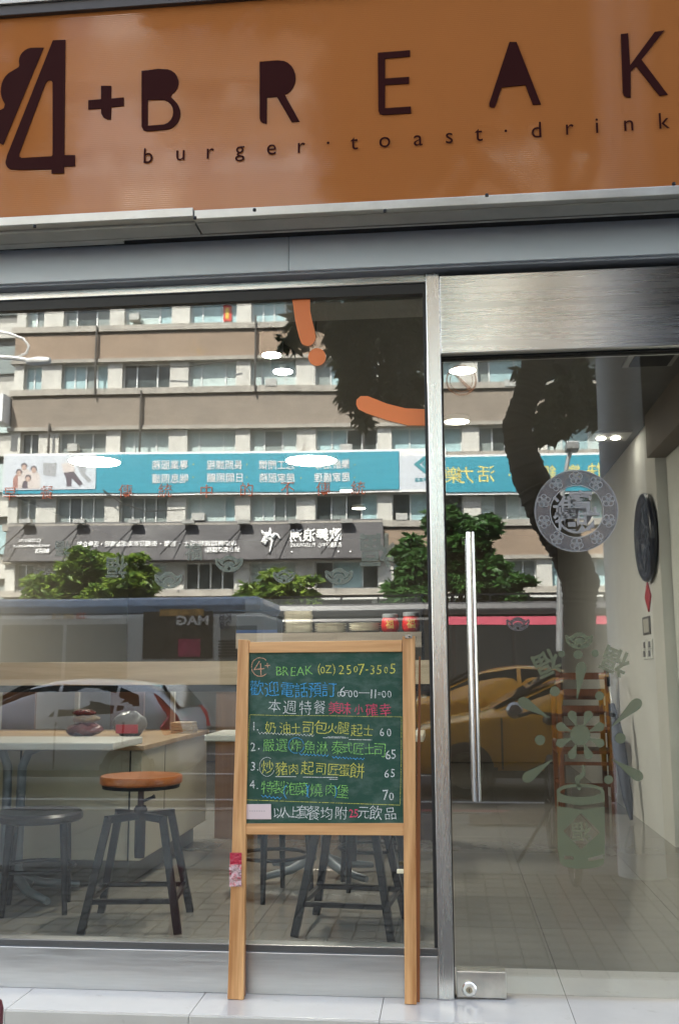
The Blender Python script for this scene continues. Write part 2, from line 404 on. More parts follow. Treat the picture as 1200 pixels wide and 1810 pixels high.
def flat_letter(name, outer, holes=(), ox=0, mtl=None, par=None, label=None, s=.5, oy=0, y=SY-.0035, th=.003):
    """one cut letter; outline (with holes) triangulated as a 2-D curve and given thickness"""
    c = bpy.data.curves.new(name, 'CURVE'); c.dimensions = '2D'; c.fill_mode = 'BOTH'
    for poly in (outer,)+tuple(holes):
        q = [P(ox+x*s, oy+z*s, y) for x, z in poly]
        sp_ = c.splines.new('POLY'); sp_.points.add(len(q)-1); sp_.use_cyclic_u = True
        for i, p in enumerate(q): sp_.points[i].co = (p[0], p[2], 0, 1)
    o = bpy.data.objects.new(name, c); COL.objects.link(o); c.extrude = th/2
    me = o.to_mesh().copy(); o.to_mesh_clear(); bpy.data.objects.remove(o); bpy.data.curves.remove(c)
    co = np.array([v.co[:] for v in me.vertices]); 
    for i, v in enumerate(me.vertices): v.co = (co[i][0], y+th/2-co[i][2], co[i][1])
    me.materials.clear(); me.materials.append(mtl or BROWN); me.name = name
    ob = bpy.data.objects.new(name, me); COL.objects.link(ob); put(ob, par or sg)
    if label: ob['label'] = label
    return ob
def smooth_poly(p, n=4, keep=()):
    """Catmull-Rom rounding of a closed polygon"""
    out = []; k = len(p); p = [np.array(q, float) for q in p]
    for i in range(k):
        a, b, c, d = p[i-1], p[i], p[(i+1) % k], p[(i+2) % k]
        for t in np.linspace(0, 1, n, endpoint=False):
            out.append(.5*((2*b)+(-a+c)*t+(2*a-5*b+4*c-d)*t*t+(-a+3*b-3*c+d)*t**3))
    return [tuple(q) for q in out]
def arc(cx, cy_, rx, ry, a0, a1, n=10): return [(cx+rx*math.cos(math.radians(a0+(a1-a0)*i/n)), cy_+ry*math.sin(math.radians(a0+(a1-a0)*i/n))) for i in range(n+1)]
flat_letter('numeral', [(188, 142), (232, 140), (228, 548), (266, 548), (266, 587), (227, 588), (227, 612), (183, 613), (183, 598)] +
            [(70, 600)]+arc(45, 574, 24, 25, 80, 190, 8)+[(26, 550)],
            [[(187, 292), (187, 548), (183, 552), (78, 558), (69, 552), (69, 543), (160, 298), (166, 288), (174, 282), (182, 284)]], label='large numeral 4 of the logo')
flat_letter('logo_leaf', [(155, 168), (12, 512), (0, 505), (-60, 480), (-20, 430), (0, 390), (15, 382)]+arc(68, 320, 64, 75, 140, 235, 8)+[(67, 237)]+arc(118, 217, 50, 49, 165, 275, 8), label='cloud shaped half of the logo behind the numeral')
flat_letter('plus_sign', [(358, 303), (394, 303), (394, 348), (438, 344), (438, 374), (394, 378), (392, 422), (380, 421), (366, 414), (359, 402), (358, 383), (313, 386), (313, 354), (358, 350)])
flat_letter('letter', [(501, 250), (560, 243)]+arc(585, 291, 47, 47, -80, 60, 8)+[(604, 342)]+arc(582, 400, 56, 58, -50, 80, 10)+[(520, 464), (507, 459), (501, 447)],
            [[(523, 352)]+arc(570, 396, 43, 45, -75, 75, 8)+[(523, 444)]])
flat_letter('letter', [(918, 218), (980, 213)]+arc(990, 275, 55, 62, -75, 65, 9)+[(1006, 333), (1059, 429), (1031, 431), (979, 342), (944, 344), (943, 437), (930, 434), (921, 428), (918, 418)])
flat_letter('letter', [(135, 186), (249, 177), (249, 199), (161, 207), (161, 277), (246, 271), (246, 295), (161, 300), (161, 382), (252, 376), (253, 400), (153, 406), (142, 402), (137, 392)], ox=600)
flat_letter('letter', [(600, 148), (625, 148), (711, 368), (683, 370), (656, 300), (573, 308), (551, 372), (546, 379), (538, 380), (529, 375), (528, 366)], ox=600)
flat_letter('letter', [(993, 120), (1019, 117), (1026, 230), (1113, 112), (1147, 107), (1066, 210), (1159, 334), (1130, 338), (1047, 233), (1028, 252), (1028, 344), (1014, 343), (1004, 337), (1000, 326)], ox=600)
for ch, x, yb in (('b', 262, 288), ('u', 319, 283), ('r', 372, 280), ('g', 424, 276), ('e', 480, 273), ('r', 533, 270), ('·', 580, 266), ('t', 626, 264), ('o', 680, 260), ('a', 739, 257),
                  ('s', 794, 253), ('t', 846, 249), ('·', 894, 245), ('d', 948, 243), ('r', 1007, 238), ('i', 1055, 235), ('n', 1111, 231), ('k', 1174, 227)):
    mb = MB(); sz = .083
    v, f = glyph(ch, 0, 4); v = v*sz*np.array([.95, 1]); v[:, 0] -= (v[:, 0].max()+v[:, 0].min())/2
    o = P(x, yb, SY-.004)
    mb.add([(o[0]+a, o[1], o[2]+b) for a, b in v], f); mb.build('letter', BROWN, sg)

# ================================================================ FASCIA BAND (painted shutter housing)
fb = thing('shutter_housing', 'blue grey painted housing band between the sign and the window', 'housing', (-.3, -.08, 2.5))
z0, z1 = P(0, 502, -.08)[2], P(0, 438, -.08)[2]
MB().box(-2.5, P(510, 450, -.08)[0], -.08, .13, z0, z1).build('front_sheet', BLUEG, fb, bevel=.003)
MB().box(P(510, 450, -.08)[0]+.0015, 1.6, -.08, .13, z0, z1).build('front_sheet', BLUEG, fb, bevel=.003)
zf = P(0, 516, -.02)[2]
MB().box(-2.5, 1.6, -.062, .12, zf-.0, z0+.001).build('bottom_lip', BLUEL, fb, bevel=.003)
# ================================================================ SHOP WINDOW
ZT = P(0, 533, 0)[2]; ZG = P(0, 548, 0)[2]
XL = -2.5; XM0, XM1 = -.0515, -.001
sw = thing('shop_window', 'wide fixed shop window in steel frame left of the door', 'window', (-1.2, 0, 0))
MB().box(XL, XM0-.0005, -.012, .05, ZT, zf-.001).build('frame_head', STEEL, sw, bevel=.002)
MB().box(XL, XM0-.0005, .0, .045, ZG-.004, ZT-.0005).build('glazing_bead', GASKET, sw)
zk = P(0, 1672, -.012)[2]; zr = P(0, 1658, 0)[2]
MB().box(XL, XM0-.0005, -.008, .05, zk, zr).build('frame_sill', mat('dark steel sill', (.22, .22, .22), .3, .9), sw, bevel=.002)
x1 = P(430, 1700, 0)[0]
MB().box(XL, x1, -.014, .04, 0, zk-.0005).build('kick_panel', STEELB, sw, bevel=.002)
MB().box(x1+.002, XM0-.001, -.014, .04, 0, zk-.0005).build('kick_panel', STEELB, sw, bevel=.002)
MB().box(XM0-.012, XM0-.0005, .0, .045, zr+.0005, ZG-.005).build('glazing_bead', GASKET, sw)
gp = MB().box(XL, XM0-.006, .016, .026, zr-.003, ZG+.003).build('window_pane', GLASS, sw)
ml = tag(MB().box(XM0, XM1, -.022, .06, 0, zf-.001).build('door_post', STEELV, bevel=.003), 'upright brushed steel post between window and glass door', 'post')
MB().box(XM1+.0003, XM1+.004, -.0, .05, 0, P(790, 628, 0)[2]).build('rubber_seal', GASKET, ml)
# ================================================================ DOOR
ZH = P(790, 630, 0)[2]
hd = tag(MB().box(XM1+.001, 1.58, -.035, .08, ZH, P(790, 487, -.035)[2]).build('door_header', STEEL, bevel=.003), 'deep brushed steel header panel above the glass door', 'panel')
rj = tag(MB().box(1.53, 1.60, -.02, .06, 0, ZH-.001).build('door_jamb', STEELV, bevel=.003), 'steel jamb at the far side of the glass door', 'post')
dr = thing('glass_door', 'frameless clear glass door with long bar handle and frosted new year stickers', 'door', (.0, .02, 0))
MB().box(.006, .96, .016, .028, .012, ZH-.006).build('door_pane', GLASSD, dr)
MB().box(.968, 1.526, .018, .028, .012, ZH-.006).build('fixed_pane', GLASSD, dr)
MB().box(.003, 1.52, .0, .05, ZH-.006, ZH-.0005).build('head_channel', BLACK, dr)
# patch fitting
q0, q1 = P(806, 1716, -.004), P(895, 1766, -.004)
pf = MB().box(.008, q1[0], -.006, .046, .004, q0[2]).build('patch_fitting', mat('worn patch steel', (.55, .53, .49), .34, 1, var=.15, vscale=14, dirt=((.2, .17, .12), 30, .68)), dr, bevel=.003)
c = P(829, 1748, -.012)
MB().lathe([(.024, .008), (.024, -.006), (.020, -.010), (.014, -.010)], c, 24, 'y').build('lock_cylinder', STEELP, pf, smooth=True)
MB().lathe([(.011, 0), (.011, -.012), (.009, -.014)], c, 16, 'y').build('lock_core', mat('worn brass', (.35, .3, .22), .35, 1), pf, smooth=True)
MB().box(c[0]-.0012, c[0]+.0012, -.0275, -.0265, c[2]-.005, c[2]+.005).build('keyhole', BLACK, pf)
# handle
a = P(829, 941, -.075); b = P(843.5, 1416, -.075); hx = (a[0]+b[0])/2
hb = MB().tube([(hx, -.075, b[2]), (hx, -.075, a[2])], .0155, 20).build('bar_handle', STEELP, dr, smooth=True)
for zz in (a[2]-.12, b[2]+.12):
    MB().tube([(hx, -.062, zz), (hx, .017, zz)], .008, 12).build('standoff', STEELP, hb, smooth=True)
# decals on glass ------------------------------------------------
DY = .0125
def decal(name, outer, holes=(), mtl=FROST, par=dr, label=None, s=1.0, ox=0, oy=0): return flat_letter(name, outer, holes, ox, mtl, par, label, s, oy, y=DY, th=.0006)
decal('sticker_stroke', smooth_poly([(352, 50), (438, 50), (445, 150), (472, 270), (468, 308), (445, 332), (420, 332), (395, 312), (370, 220), (355, 120)], 3), mtl=ORANGE, par=sw, s=1/3, ox=400, oy=500, label='orange sticker stroke hanging from the frame head')
decal('sticker_dot', arc(481, 393, 47, 47, 0, 350, 24), mtl=ORANGE, par=sw, s=1/3, ox=400, oy=500, label='round orange sticker dot')
decal('sticker_stroke', [(1052, 670), (1052, 757), (960, 755), (850, 728), (745, 692), (700, 670), (688, 645), (690, 620), (712, 600), (750, 600), (850, 640), (950, 665)], mtl=ORANGE, par=sw, s=1/3, ox=400, oy=500, label='curved orange sticker stroke beside the post')
mb = MB()
for ch, x, yy in (('早', 18, 873), ('餐', 83, 870), ('傳', 222, 868), ('統', 292, 867), ('中', 365, 868), ('的', 436, 865), ('不', 508, 864), ('傳', 571, 864), ('統', 633, 862)):
    mb = MB(); write(mb, ch, P(x, yy, DY-.001), (1, 0, 0), (0, 0, 1), .056, off=-.012)
    mb.build('sticker_lettering', mat('orange red lettering', (.55, .11, .04), .4), sw)
mb = MB()
for x, yy, sz, r in ((667, 973, 62, PI), (342, 975, 32, 0), (207, 1003, 40, PI), (112, 970, 30, PI)):
    mb = MB(); write(mb, '福', P(x, yy, DY-.001), (1, 0, 0), (0, 0, 1), sz/480, off=.022, rot=r)
    mb.build('sticker_character', FROST, sw)
mb = MB()
for x, yy, sz, r in ((967, 1173, 44, PI+.42), (1087, 1170, 46, PI-.42)):
    mb = MB(); write(mb, '福', P(x, yy, DY-.001), (1, 0, 0), (0, 0, 1), sz/480, off=.022, rot=r)
    mb.build('sticker_character', FROSTD, dr)
def ingot(x, y_, w_, par, mtl=FROST):
    s_ = w_/100
    outer = [(-50, -14), (-44, -18), (-32, -12), (-24, -16), (-14, -24), (0, -28), (14, -24), (24, -16), (32, -12), (44, -18), (50, -14), (47, 6), (36, 20), (20, 30), (0, 33), (-20, 30), (-36, 20), (-47, 6)]
    hl = [[(-6, 20), (0, 13), (6, 20), (0, 27)], [(-22, 4), (-18, -6), (-10, -10), (0, -12), (10, -10), (18, -6), (22, 4), (19, 4), (14, -3), (0, -7), (-14, -3), (-19, 4)],
          [(-42, -6), (-36, -4), (-28, 6), (-16, 11), (-17, 14), (-30, 10)], [(42, -6), (36, -4), (28, 6), (16, 11), (17, 14), (30, 10)]]
    decal('sticker_ingot', [(x+a_*s_, y_+b_*s_) for a_, b_ in outer], [[(x+a_*s_, y_+b_*s_) for a_, b_ in h] for h in hl], mtl, par)
for x, yy, ww in ((405, 995, 50), (502, 1018, 40), (599, 1017, 50), (298, 1024, 50)): ingot(x, yy, ww, sw)
ingot(915, 1102, 42, dr, FROSTR); ingot(1023, 1131, 50, dr, FROSTD)
# round lucky decal
cx, cyy = 1018, 903
RND = 73
fl_h = []
decal('sticker_disc', arc(cx, cyy, RND, RND*.98, 0, 354, 60), [arc(cx+1, cyy+1, 47, 46, 0, 354, 40)], mtl=film('frosted disc film', (.20, .18, .18), .5, .6), label='round frosted sticker with a ring of flowers')
decal('sticker_rim', arc(cx, cyy, RND+1, RND*.98+1, 0, 354, 60), [arc(cx, cyy, RND-2.5, RND*.98-2.5, 0, 354, 60)], mtl=film('frosted rim film', (.42, .41, .41), .85, .6))
mb = MB(); FL = film('frosted line film', (.46, .46, .46), .8, .6)
def ringline(mb, pts, w_=1.1, y=DY-.0012, closed=True):
    q = [P(a_, b_, y) for a_, b_ in pts]; k = len(q)
    for i in range(k if closed else k-1):
        a_, b_ = q[i], q[(i+1) % k]; d = b_-a_; l = np.linalg.norm(d)
        if l < 1e-6: continue
        n = np.array([-d[2], 0, d[0]])/l*w_/1000
        mb.add([a_-n, b_-n, b_+n, a_+n], [(0, 1, 2, 3)])
for k in range(10):
    t = 2*PI*k/10+.3; fx, fy = cx+60*math.cos(t), cyy+59*math.sin(t)
    for jj in range(5):
        u = t+2*PI*jj/5; ringline(mb, arc(fx+6.5*math.cos(u), fy+6.5*math.sin(u), 5.2, 5.2, 0, 330, 9))
    ringline(mb, arc(fx, fy, 4, 4, 0, 330, 8))
ringline(mb, arc(cx+1, cyy+1, 47, 46, 0, 354, 40), 1.3)
mb.build('sticker_flowers', FL, dr)
mb = MB()
for ch, x, yy in (('招', cx-17, cyy+14), ('財', cx+20, cyy+14), ('進', cx-20, cyy-6), ('寶', cx+8, cyy-16)):
    write(mb, ch, P(x, yy, DY-.0016), (1, 0, 0), (0, 0, 1), .088, off=.018)
ringline(mb, arc(cx, cyy-4, 36, 42, 35, 145, 12), 4, closed=False)
mb.build('sticker_character', film('frosted centre film', (.34, .33, .33), .8, .6), dr)
# firecracker decal
mb = None
hubx, huby = 1025, 1299
def petal(a_, r0, r1, w_):
    pts = []
    ca, sa = math.cos(a_), math.sin(a_)
    for t, q in [(0, .15), (.3, .45), (.65, .95), (.85, .85), (1, .0), (.85, -.85), (.65, -.95), (.3, -.45), (0, -.15)]:
        r = r0+(r1-r0)*t; pts.append((hubx+ca*r-sa*q*w_, huby+sa*r+ca*q*w_))
    return smooth_poly(pts, 3)
decal('sticker_hub', arc(hubx, huby, 18, 18, 0, 345, 24), mtl=FROSTD)
for k in range(8):
    decal('sticker_petal', petal(PI/8+k*PI/4, 17, 46, 8), mtl=FROSTD)
def drop(xa, ya, xb, yb, w_):
    d = np.array([xb-xa, yb-ya], float); l = np.linalg.norm(d); d /= l; n = np.array([-d[1], d[0]])
    pts = [np.array([xa, ya])+d*l*t+n*q*w_ for t, q in [(0, .0), (.3, .35), (.6, .75), (.82, 1), (.95, .7), (1, 0), (.95, -.7), (.82, -1), (.6, -.75), (.3, -.35)]]
    decal('sticker_ray', smooth_poly([tuple(p) for p in pts], 3), mtl=FROSTD)
drop(1019, 1238, 1028, 1170, 9.5); drop(972, 1270, 916, 1236, 9.5); drop(1080, 1285, 1132, 1237, 10)
drop(977, 1342, 924, 1380, 9.5); drop(1080, 1341, 1135, 1377, 9.5)
for x, yy, r in ((980, 1222, 9), (1059, 1230, 8), (954, 1308, 9), (1096, 1305, 9.5), (1075, 1378, 8), (992, 1156, 6), (1021, 1157, 8), (1051, 1155, 6.5)):
    decal('sticker_dot', arc(x, yy, r, r, 0, 340, 16), mtl=FROSTD)
decal('sticker_barrel', arc(1025, 1398, 42, 13, 180, 360, 12)+[(1068, 1405), (1068, 1500), (1067, 1524)]+arc(1028, 1524, 39, 12, 0, 180, 10)+[(985, 1500), (984, 1405)],
      [arc(1025, 1400, 36, 9, 0, 350, 20), [(1026, 1437), (1060, 1471), (1026, 1502), (995, 1469)],
       [(985.5, 1417), (1025, 1424), (1067, 1418), (1067, 1426), (1025, 1431), (985.5, 1425)],
       [(996, 1512), (1013, 1514), (1013, 1520), (996, 1519)], [(1038, 1517), (1066, 1510), (1066, 1518), (1040, 1522)]], mtl=FROSTD)
decal('sticker_wick', smooth_poly([(1020, 1395), (1026, 1395), (1024, 1380), (1033, 1372), (1033, 1355), (1028, 1353), (1027, 1367), (1016, 1374)], 3), mtl=FROSTD)
mb = MB(); write(mb, '福', P(1027, 1470, DY-.0012), (1, 0, 0), (0, 0, 1), .068, off=.012, rot=PI); mb.build('sticker_character', FROSTD, dr)
# no smoking sticker
mb = MB(); ringline(mb, arc(815, 672, 26, 26, 0, 352, 30), 3); ringline(mb, arc(815, 672, 20, 20, 0, 352, 30), 1.5); ringline(mb, [(798, 655), (833, 690)], 5, closed=False)
mb.build('sticker_no_smoking', film('faded orange film', (.6, .24, .10), .45, .5), dr, )

# ================================================================ A-BOARD
PINE = wood('oiled pine', (.68, .39, .17), (.38, .17, .055), .45, 24, (1, 1, .045))
PINEH = wood('oiled pine across', (.66, .37, .16), (.46, .22, .08), .45, 26, (.05, 1, 1))
PINED = wood('red brown pine', (.32, .12, .04), (.22, .07, .022), .5, 26, (1, 1, .05))
BY0, BK = -.083, .048                      # board plane: y = BY0 + BK*z, leaning back towards the glass
def PB(px, py, off=0.0):
    d = ray(px, py); t = (BY0+off+BK*CAM[2]-CAM[1])/(d[1]-BK*d[2]); return CAM+d*t
ab = thing('menu_board', 'folded pine a-board with green chalkboard menu standing before the shop window', 'chalkboard', (-.45, -.08, 0))
BN = np.array([0, -1, BK]); BN = BN/np.linalg.norm(BN)
def slab(mb, pts, th, off=0.0):
    q = [PB(x, y_, off) for x, y_ in pts]; mb.prism(q, -BN*th); return mb
o = slab(MB(), [(421, 1130), (440, 1131), (430, 1768), (402, 1766)], .026).build('post', PINE, ab, bevel=.002)
o = slab(MB(), [(711, 1125), (733, 1124), (736, 1776), (715, 1775)], .026).build('post', PINE, ab, bevel=.002)
slab(MB(), [(440.6, 1135), (710.5, 1131), (710.6, 1152), (439.8, 1154)], .022, .003).build('rail', PINEH, ab, bevel=.0015)
slab(MB(), [(431.8, 1456), (713.0, 1455), (713.2, 1477), (431.2, 1475)], .022, .003).build('rail', PINEH, ab, bevel=.0015)
# rear legs folded behind the front ones, set a little to the right
for x0, x1_, yb_ in ((424, 432.5, 1762), (731, 741.5, 1772)):
    slab(MB(), [(x0+9, 1160), (x1_+1.5, 1160), (x1_, yb_), (x0, yb_)], .022, .030).build('rear_leg', PINED, ab, bevel=.0015)
def boardmat():
    M = mat('green chalkboard', (.016, .060, .040), .55, var=.12, vscale=4, spec=.3)
    nt = M.node_tree; N = nt.nodes; L = nt.links; b = N['Principled BSDF']
    tc = N.new('ShaderNodeTexCoord'); mp = N.new('ShaderNodeMapping'); mp.inputs['Scale'].default_value = (7, 1, 14); mp.inputs['Rotation'].default_value = (0, .3, 0); L.new(tc.outputs['Object'], mp.inputs[0])
    n = N.new('ShaderNodeTexNoise'); n.inputs['Scale'].default_value = 1.6; n.inputs['Detail'].default_value = 9; n.inputs['Roughness'].default_value = .7; L.new(mp.outputs[0], n.inputs[0])
    r = N.new('ShaderNodeMapRange'); r.inputs[1].default_value = .46; r.inputs[2].default_value = .85; r.inputs[3].default_value = 0; r.inputs[4].default_value = .45; L.new(n.outputs[0], r.inputs[0])
    mx = N.new('ShaderNodeMix'); mx.data_type = 'RGBA'
    src = b.inputs['Base Color'].links[0].from_socket; L.new(src, mx.inputs[6]); mx.inputs[7].default_value = (.22, .27, .24, 1); L.new(r.outputs[0], mx.inputs[0]); L.new(mx.outputs[2], b.inputs['Base Color'])
    return M
bd = slab(MB(), [(438, 1152.5), (711.5, 1150.5), (713.2, 1456), (431.6, 1457)], .008, .010).build('chalkboard', boardmat(), ab)
BO = .0088
def c3(x, y_): return (400+x*.3, 1110+y_*.3)
BU = np.array([1, 0, 0]); BV = np.array([0, BK, 1.0])/math.sqrt(1+BK*BK)
CH = {}
def chalkm(n, c):
    M = mat('chalk '+n, c, .95)
    nt = M.node_tree; N = nt.nodes; L = nt.links; b = N['Principled BSDF']
    tc = N.new('ShaderNodeTexCoord'); nz = N.new('ShaderNodeTexNoise'); nz.inputs['Scale'].default_value = 420; nz.inputs['Detail'].default_value = 2; L.new(tc.outputs['Object'], nz.inputs[0])
    r = N.new('ShaderNodeMapRange'); r.inputs[1].default_value = .36; r.inputs[2].default_value = .50; r.inputs[3].default_value = .12; r.inputs[4].default_value = .95; L.new(nz.outputs[0], r.inputs[0]); L.new(r.outputs[0], b.inputs['Alpha'])
    return M
CW, CYl, CG, CB, CP, CS = chalkm('white', (.72, .74, .72)), chalkm('yellow', (.68, .66, .12)), chalkm('green', (.28, .62, .15)), chalkm('blue', (.07, .38, .75)), chalkm('pink', (.72, .07, .16)), chalkm('salmon', (.72, .38, .24))
def row(items, mtl, size, off=-.004, name='chalk_character', wmul=1.0, k=.3/490):
    for it in items:
        ch, x, y_ = it[:3]; sz = it[3] if len(it) > 3 else size
        px, py = c3(x, y_); mb = MB()
        write(mb, ch, PB(px, py, BO), BU, BV, sz*k*1.1, off=off, rot=random.uniform(-.09, .09), wscale=random.uniform(.88, 1.02)*wmul)
        mb.build(name, mtl, bd)
class Strokes:
    """each chalk stroke becomes an object of its own"""
    def __init__(s): s.l = []
    def build(s, name, mt, par):
        for m_ in s.l: m_.build(name, mt, par)
def scr(mb, pts, w_=2.6, wob=.8):
    top_ = mb
    if isinstance(mb, Strokes): mb = MB(); top_.l.append(mb)
    pts = [np.array(p, float)+rng.normal(0, wob, 2) for p in pts]
    q = [PB(*c3(*p), BO-.0002) for p in pts]
    for a_, b_ in zip(q[:-1], q[1:]):
        d = b_-a_; l = np.linalg.norm(d)
        if l < 1e-6: continue
        n = np.cross(d/l, BN)*w_*.0003
        e = d/l*w_*.0002
        mb.add([a_-n-e, b_-n+e, b_+n+e, a_+n-e], [(0, 1, 2, 3)])
    return top_
def wavy(x0, y0, x1_, y1_, n, amp): return [(x0+(x1_-x0)*i/n, y0+(y1_-y0)*i/n+(amp if i % 2 else -amp)) for i in range(n+1)]
row([('B', 311, 253), ('R', 350, 254), ('E', 395, 257), ('A', 437, 254), ('K', 488, 248)], CG, 68, -.012)
row([('(', 547, 243, 66), ('0', 568, 248, 52), ('Z', 602, 243, 58), (')', 634, 245, 66), ('2', 678, 246), ('5', 722, 246), ('0', 762, 243, 48), ('7', 796, 244, 84), ('-', 828, 247, 60), ('3', 860, 247, 66), ('5', 900, 246), ('0', 940, 248, 48), ('5', 980, 240, 76)], CYl, 68, -.010)
mb = Strokes(); scr(mb, arc(200, 230, 50, 55, -48, -315, 26), 4.5, .6); scr(mb, [(196, 195), (165, 245), (222, 240)], 5); scr(mb, [(202, 210), (205, 278)], 5); scr(mb, [(230, 222), (256, 219)], 4); scr(mb, [(243, 208), (244, 238)], 4)
mb.build('chalk_writing', CS, bd)
row([('歡', 180, 352), ('迎', 268, 358), ('電', 360, 364), ('話', 442, 366), ('預', 522, 366), ('訂', 606, 362)], CB, 84, -.010)
row([('0', 664, 390, 40), ('6', 686, 375, 76), ('=', 708, 375, 40), ('0', 730, 388, 52), ('0', 762, 388, 52), ('—', 812, 382, 62), ('1', 855, 388, 66), ('1', 878, 388, 66), ('=', 902, 388, 40), ('0', 928, 390, 52), ('0', 960, 390, 52)], CW, 60, -.008)
row([('本', 285, 458, 72), ('週', 374, 468), ('特', 466, 470), ('餐', 550, 466, 76)], CW, 78, -.010)
row([('美', 635, 470), ('味', 702, 474), ('小', 780, 480, 54), ('確', 855, 482), ('幸', 936, 482)], CP, 70, -.006)
mb = Strokes(); scr(mb, [(138, 511), (300, 515), (600, 517), (850, 521), (1032, 524)], 2.0); scr(mb, [(138, 511), (128, 700), (120, 1006)], 2); scr(mb, [(118, 1012), (400, 1022), (1022, 1043)], 2.4); scr(mb, [(1032, 524), (1031, 800), (1025, 1043)], 2)
mb.build('chalk_line', CYl, bd)
row([('1', 163, 578), ('.', 185, 600), ('2', 158, 700), ('.', 192, 712), ('3', 158, 815), ('.', 186, 836), ('4', 153, 922), ('.', 184, 944)], CW, 62, -.004)
row([('奶', 260, 588), ('油', 345, 590), ('土', 410, 592, 60), ('司', 480, 590, 76), ('包', 558, 584, 74), ('火', 625, 592, 58), ('腿', 690, 590), ('起', 768, 602), ('士', 836, 602, 62)], CYl, 68, -.010)
row([('嚴', 250, 692), ('選', 326, 690, 74), ('炸', 410, 692, 66), ('魚', 492, 702), ('淋', 565, 705), ('泰', 655, 704, 76), ('式', 712, 706, 60), ('匠', 780, 712, 66), ('土', 842, 712, 60), ('司', 903, 720, 80)], CG, 70, -.012)
row([('炒', 243, 818), ('豬', 326, 828), ('肉', 396, 830, 60), ('起', 478, 824), ('司', 556, 830, 66), ('匠', 632, 834, 66), ('蛋', 695, 840, 66), ('餅', 770, 840, 84)], CYl, 74, -.010)
row([('特', 243, 940), ('製', 310, 938), ('泡', 384, 945), ('菜', 448, 948, 72), ('燒', 530, 955), ('肉', 615, 952, 66), ('堡', 686, 962, 74)], CG, 72, -.012)
row([('6', 916, 614), ('0', 958, 616), ('6', 952, 748, 66), ('5', 984, 744, 66), ('6', 945, 858, 58), ('5', 980, 855, 58), ('7', 938, 984, 72), ('0', 972, 992, 54)], CW, 56, -.004)
row([('以', 308, 1090, 58), ('人', 346, 1084, 56), ('上', 396, 1084, 62), ('套', 450, 1084, 72), ('餐', 514, 1090, 76), ('均', 590, 1092, 68), ('附', 678, 1090, 68), ('元', 808, 1088, 66), ('飲', 880, 1088, 76), ('品', 966, 1094, 66)], CW, 64, -.008)
row([('2', 736, 1092), ('5', 764, 1092)], CP, 56, .004)
mb = Strokes(); scr(mb, wavy(190, 618, 518, 634, 34, 5), 2.2); scr(mb, [(572, 646), (718, 648)], 3.4); scr(mb, [(724, 658), (856, 660)], 3.4); scr(mb, [(596, 640), (700, 642)], 2); scr(mb, [(290, 876), (410, 876)], 3.2); scr(mb, [(452, 878), (656, 882)], 3.2); scr(mb, [(608, 890), (655, 892)], 3)
scr(mb, arc(240, 818, 44, 56, 20, 300, 18), 2.2)
mb.build('chalk_line', CW, bd)
mb = Strokes(); scr(mb, wavy(432, 745, 602, 752, 16, 5), 3.2); scr(mb, wavy(626, 762, 812, 772, 18, 5), 3.2); scr(mb, wavy(208, 990, 325, 1004, 10, 6), 3.2); scr(mb, arc(412, 692, 46, 46, 10, 350, 20), 2.6)
scr(mb, arc(370, 965, 30, 45, 120, 240, 8), 3.4); scr(mb, arc(452, 960, 30, 45, -60, 50, 8), 3.4); scr(mb, arc(505, 965, 30, 45, 130, 240, 8), 3.4); scr(mb, arc(620, 965, 30, 45, -50, 50, 8), 3.4)
mb.build('chalk_line', CB, bd)
mb = MB()
q = [PB(*c3(x, y_), BO+.001) for x, y_ in ((112, 1038), (264, 1037), (266, 1127), (110, 1127))]
ec = mb.prism(q, BN*.004).build('price_card', mat('pale pink card', (.62, .50, .50), .4, var=.05), ab, bevel=.001)
ec['label'] = 'blank pale pink card at the foot of the chalkboard'
mb = MB(); 
for i in range(7):
    px, py = c3(140+i*14, 1079); p_ = PB(px, py, BO-.0037); mb.box(p_[0]-.0022, p_[0]+.0022, p_[1], p_[1]+.0002, p_[2]-.001, p_[2]+.0015)
tag(mb.build('card_print', mat('faded print', (.35, .3, .3), .8), ec), kind='stuff')
# tape on the left post
TAPE = mat('crimson tape', (.42, .02, .05), .3, var=.3, vscale=30, bump=.6, bscale=90)
SILV = mat('crinkled foil wrapper', (.55, .38, .38), .25, .3, var=.5, vscale=60, bump=1, bscale=120, dirt=((.45, .02, .04), 60, .5))
mb = MB(); n_ = 8
def patch(mb, x0, x1_, y0, y1_, rough_):
    k = 6; l = 8
    v = []
    for i in range(k+1):
        for j in range(l+1):
            v.append(PB(x0+(x1_-x0)*i/k, y0+(y1_-y0)*j/l, -.0015-random.uniform(0, rough_)))
    mb.add(v, [(i*(l+1)+j, (i+1)*(l+1)+j, (i+1)*(l+1)+j+1, i*(l+1)+j+1) for i in range(k) for j in range(l)])
    return mb
patch(mb, 406.5, 427.5, 1507, 1528, .001).build('tape_strip', TAPE, ab)['label'] = 'crimson tape wound round the left post'
patch(MB(), 405.5, 427, 1528, 1567, .006).build('foil_wrapper', SILV, ab)['label'] = 'crinkled red and silver wrapper stuck to the left post'
for x, y_ in ((722, 1126),):
    p_ = PB(x, y_, -.004); MB().box(p_[0]-.012, p_[0]+.012, p_[1], p_[1]+.02, p_[2]-.004, p_[2]+.008).build('hinge_plate', STEELP, ab)
    MB().lathe([(.003, -.005), (.003, .0)], (p_[0]+.003, p_[1], p_[2]+.001), 8, 'y').build('hinge_hole', BLACK, ab)
p_ = PB(711, 1540, .01)
MB().box(p_[0]-.018, p_[0]+.004, p_[1]-.008, p_[1]+.008, p_[2]-.006, p_[2]+.006).build('latch', mat('cream plastic', (.75, .7, .5), .4), ab, bevel=.001)

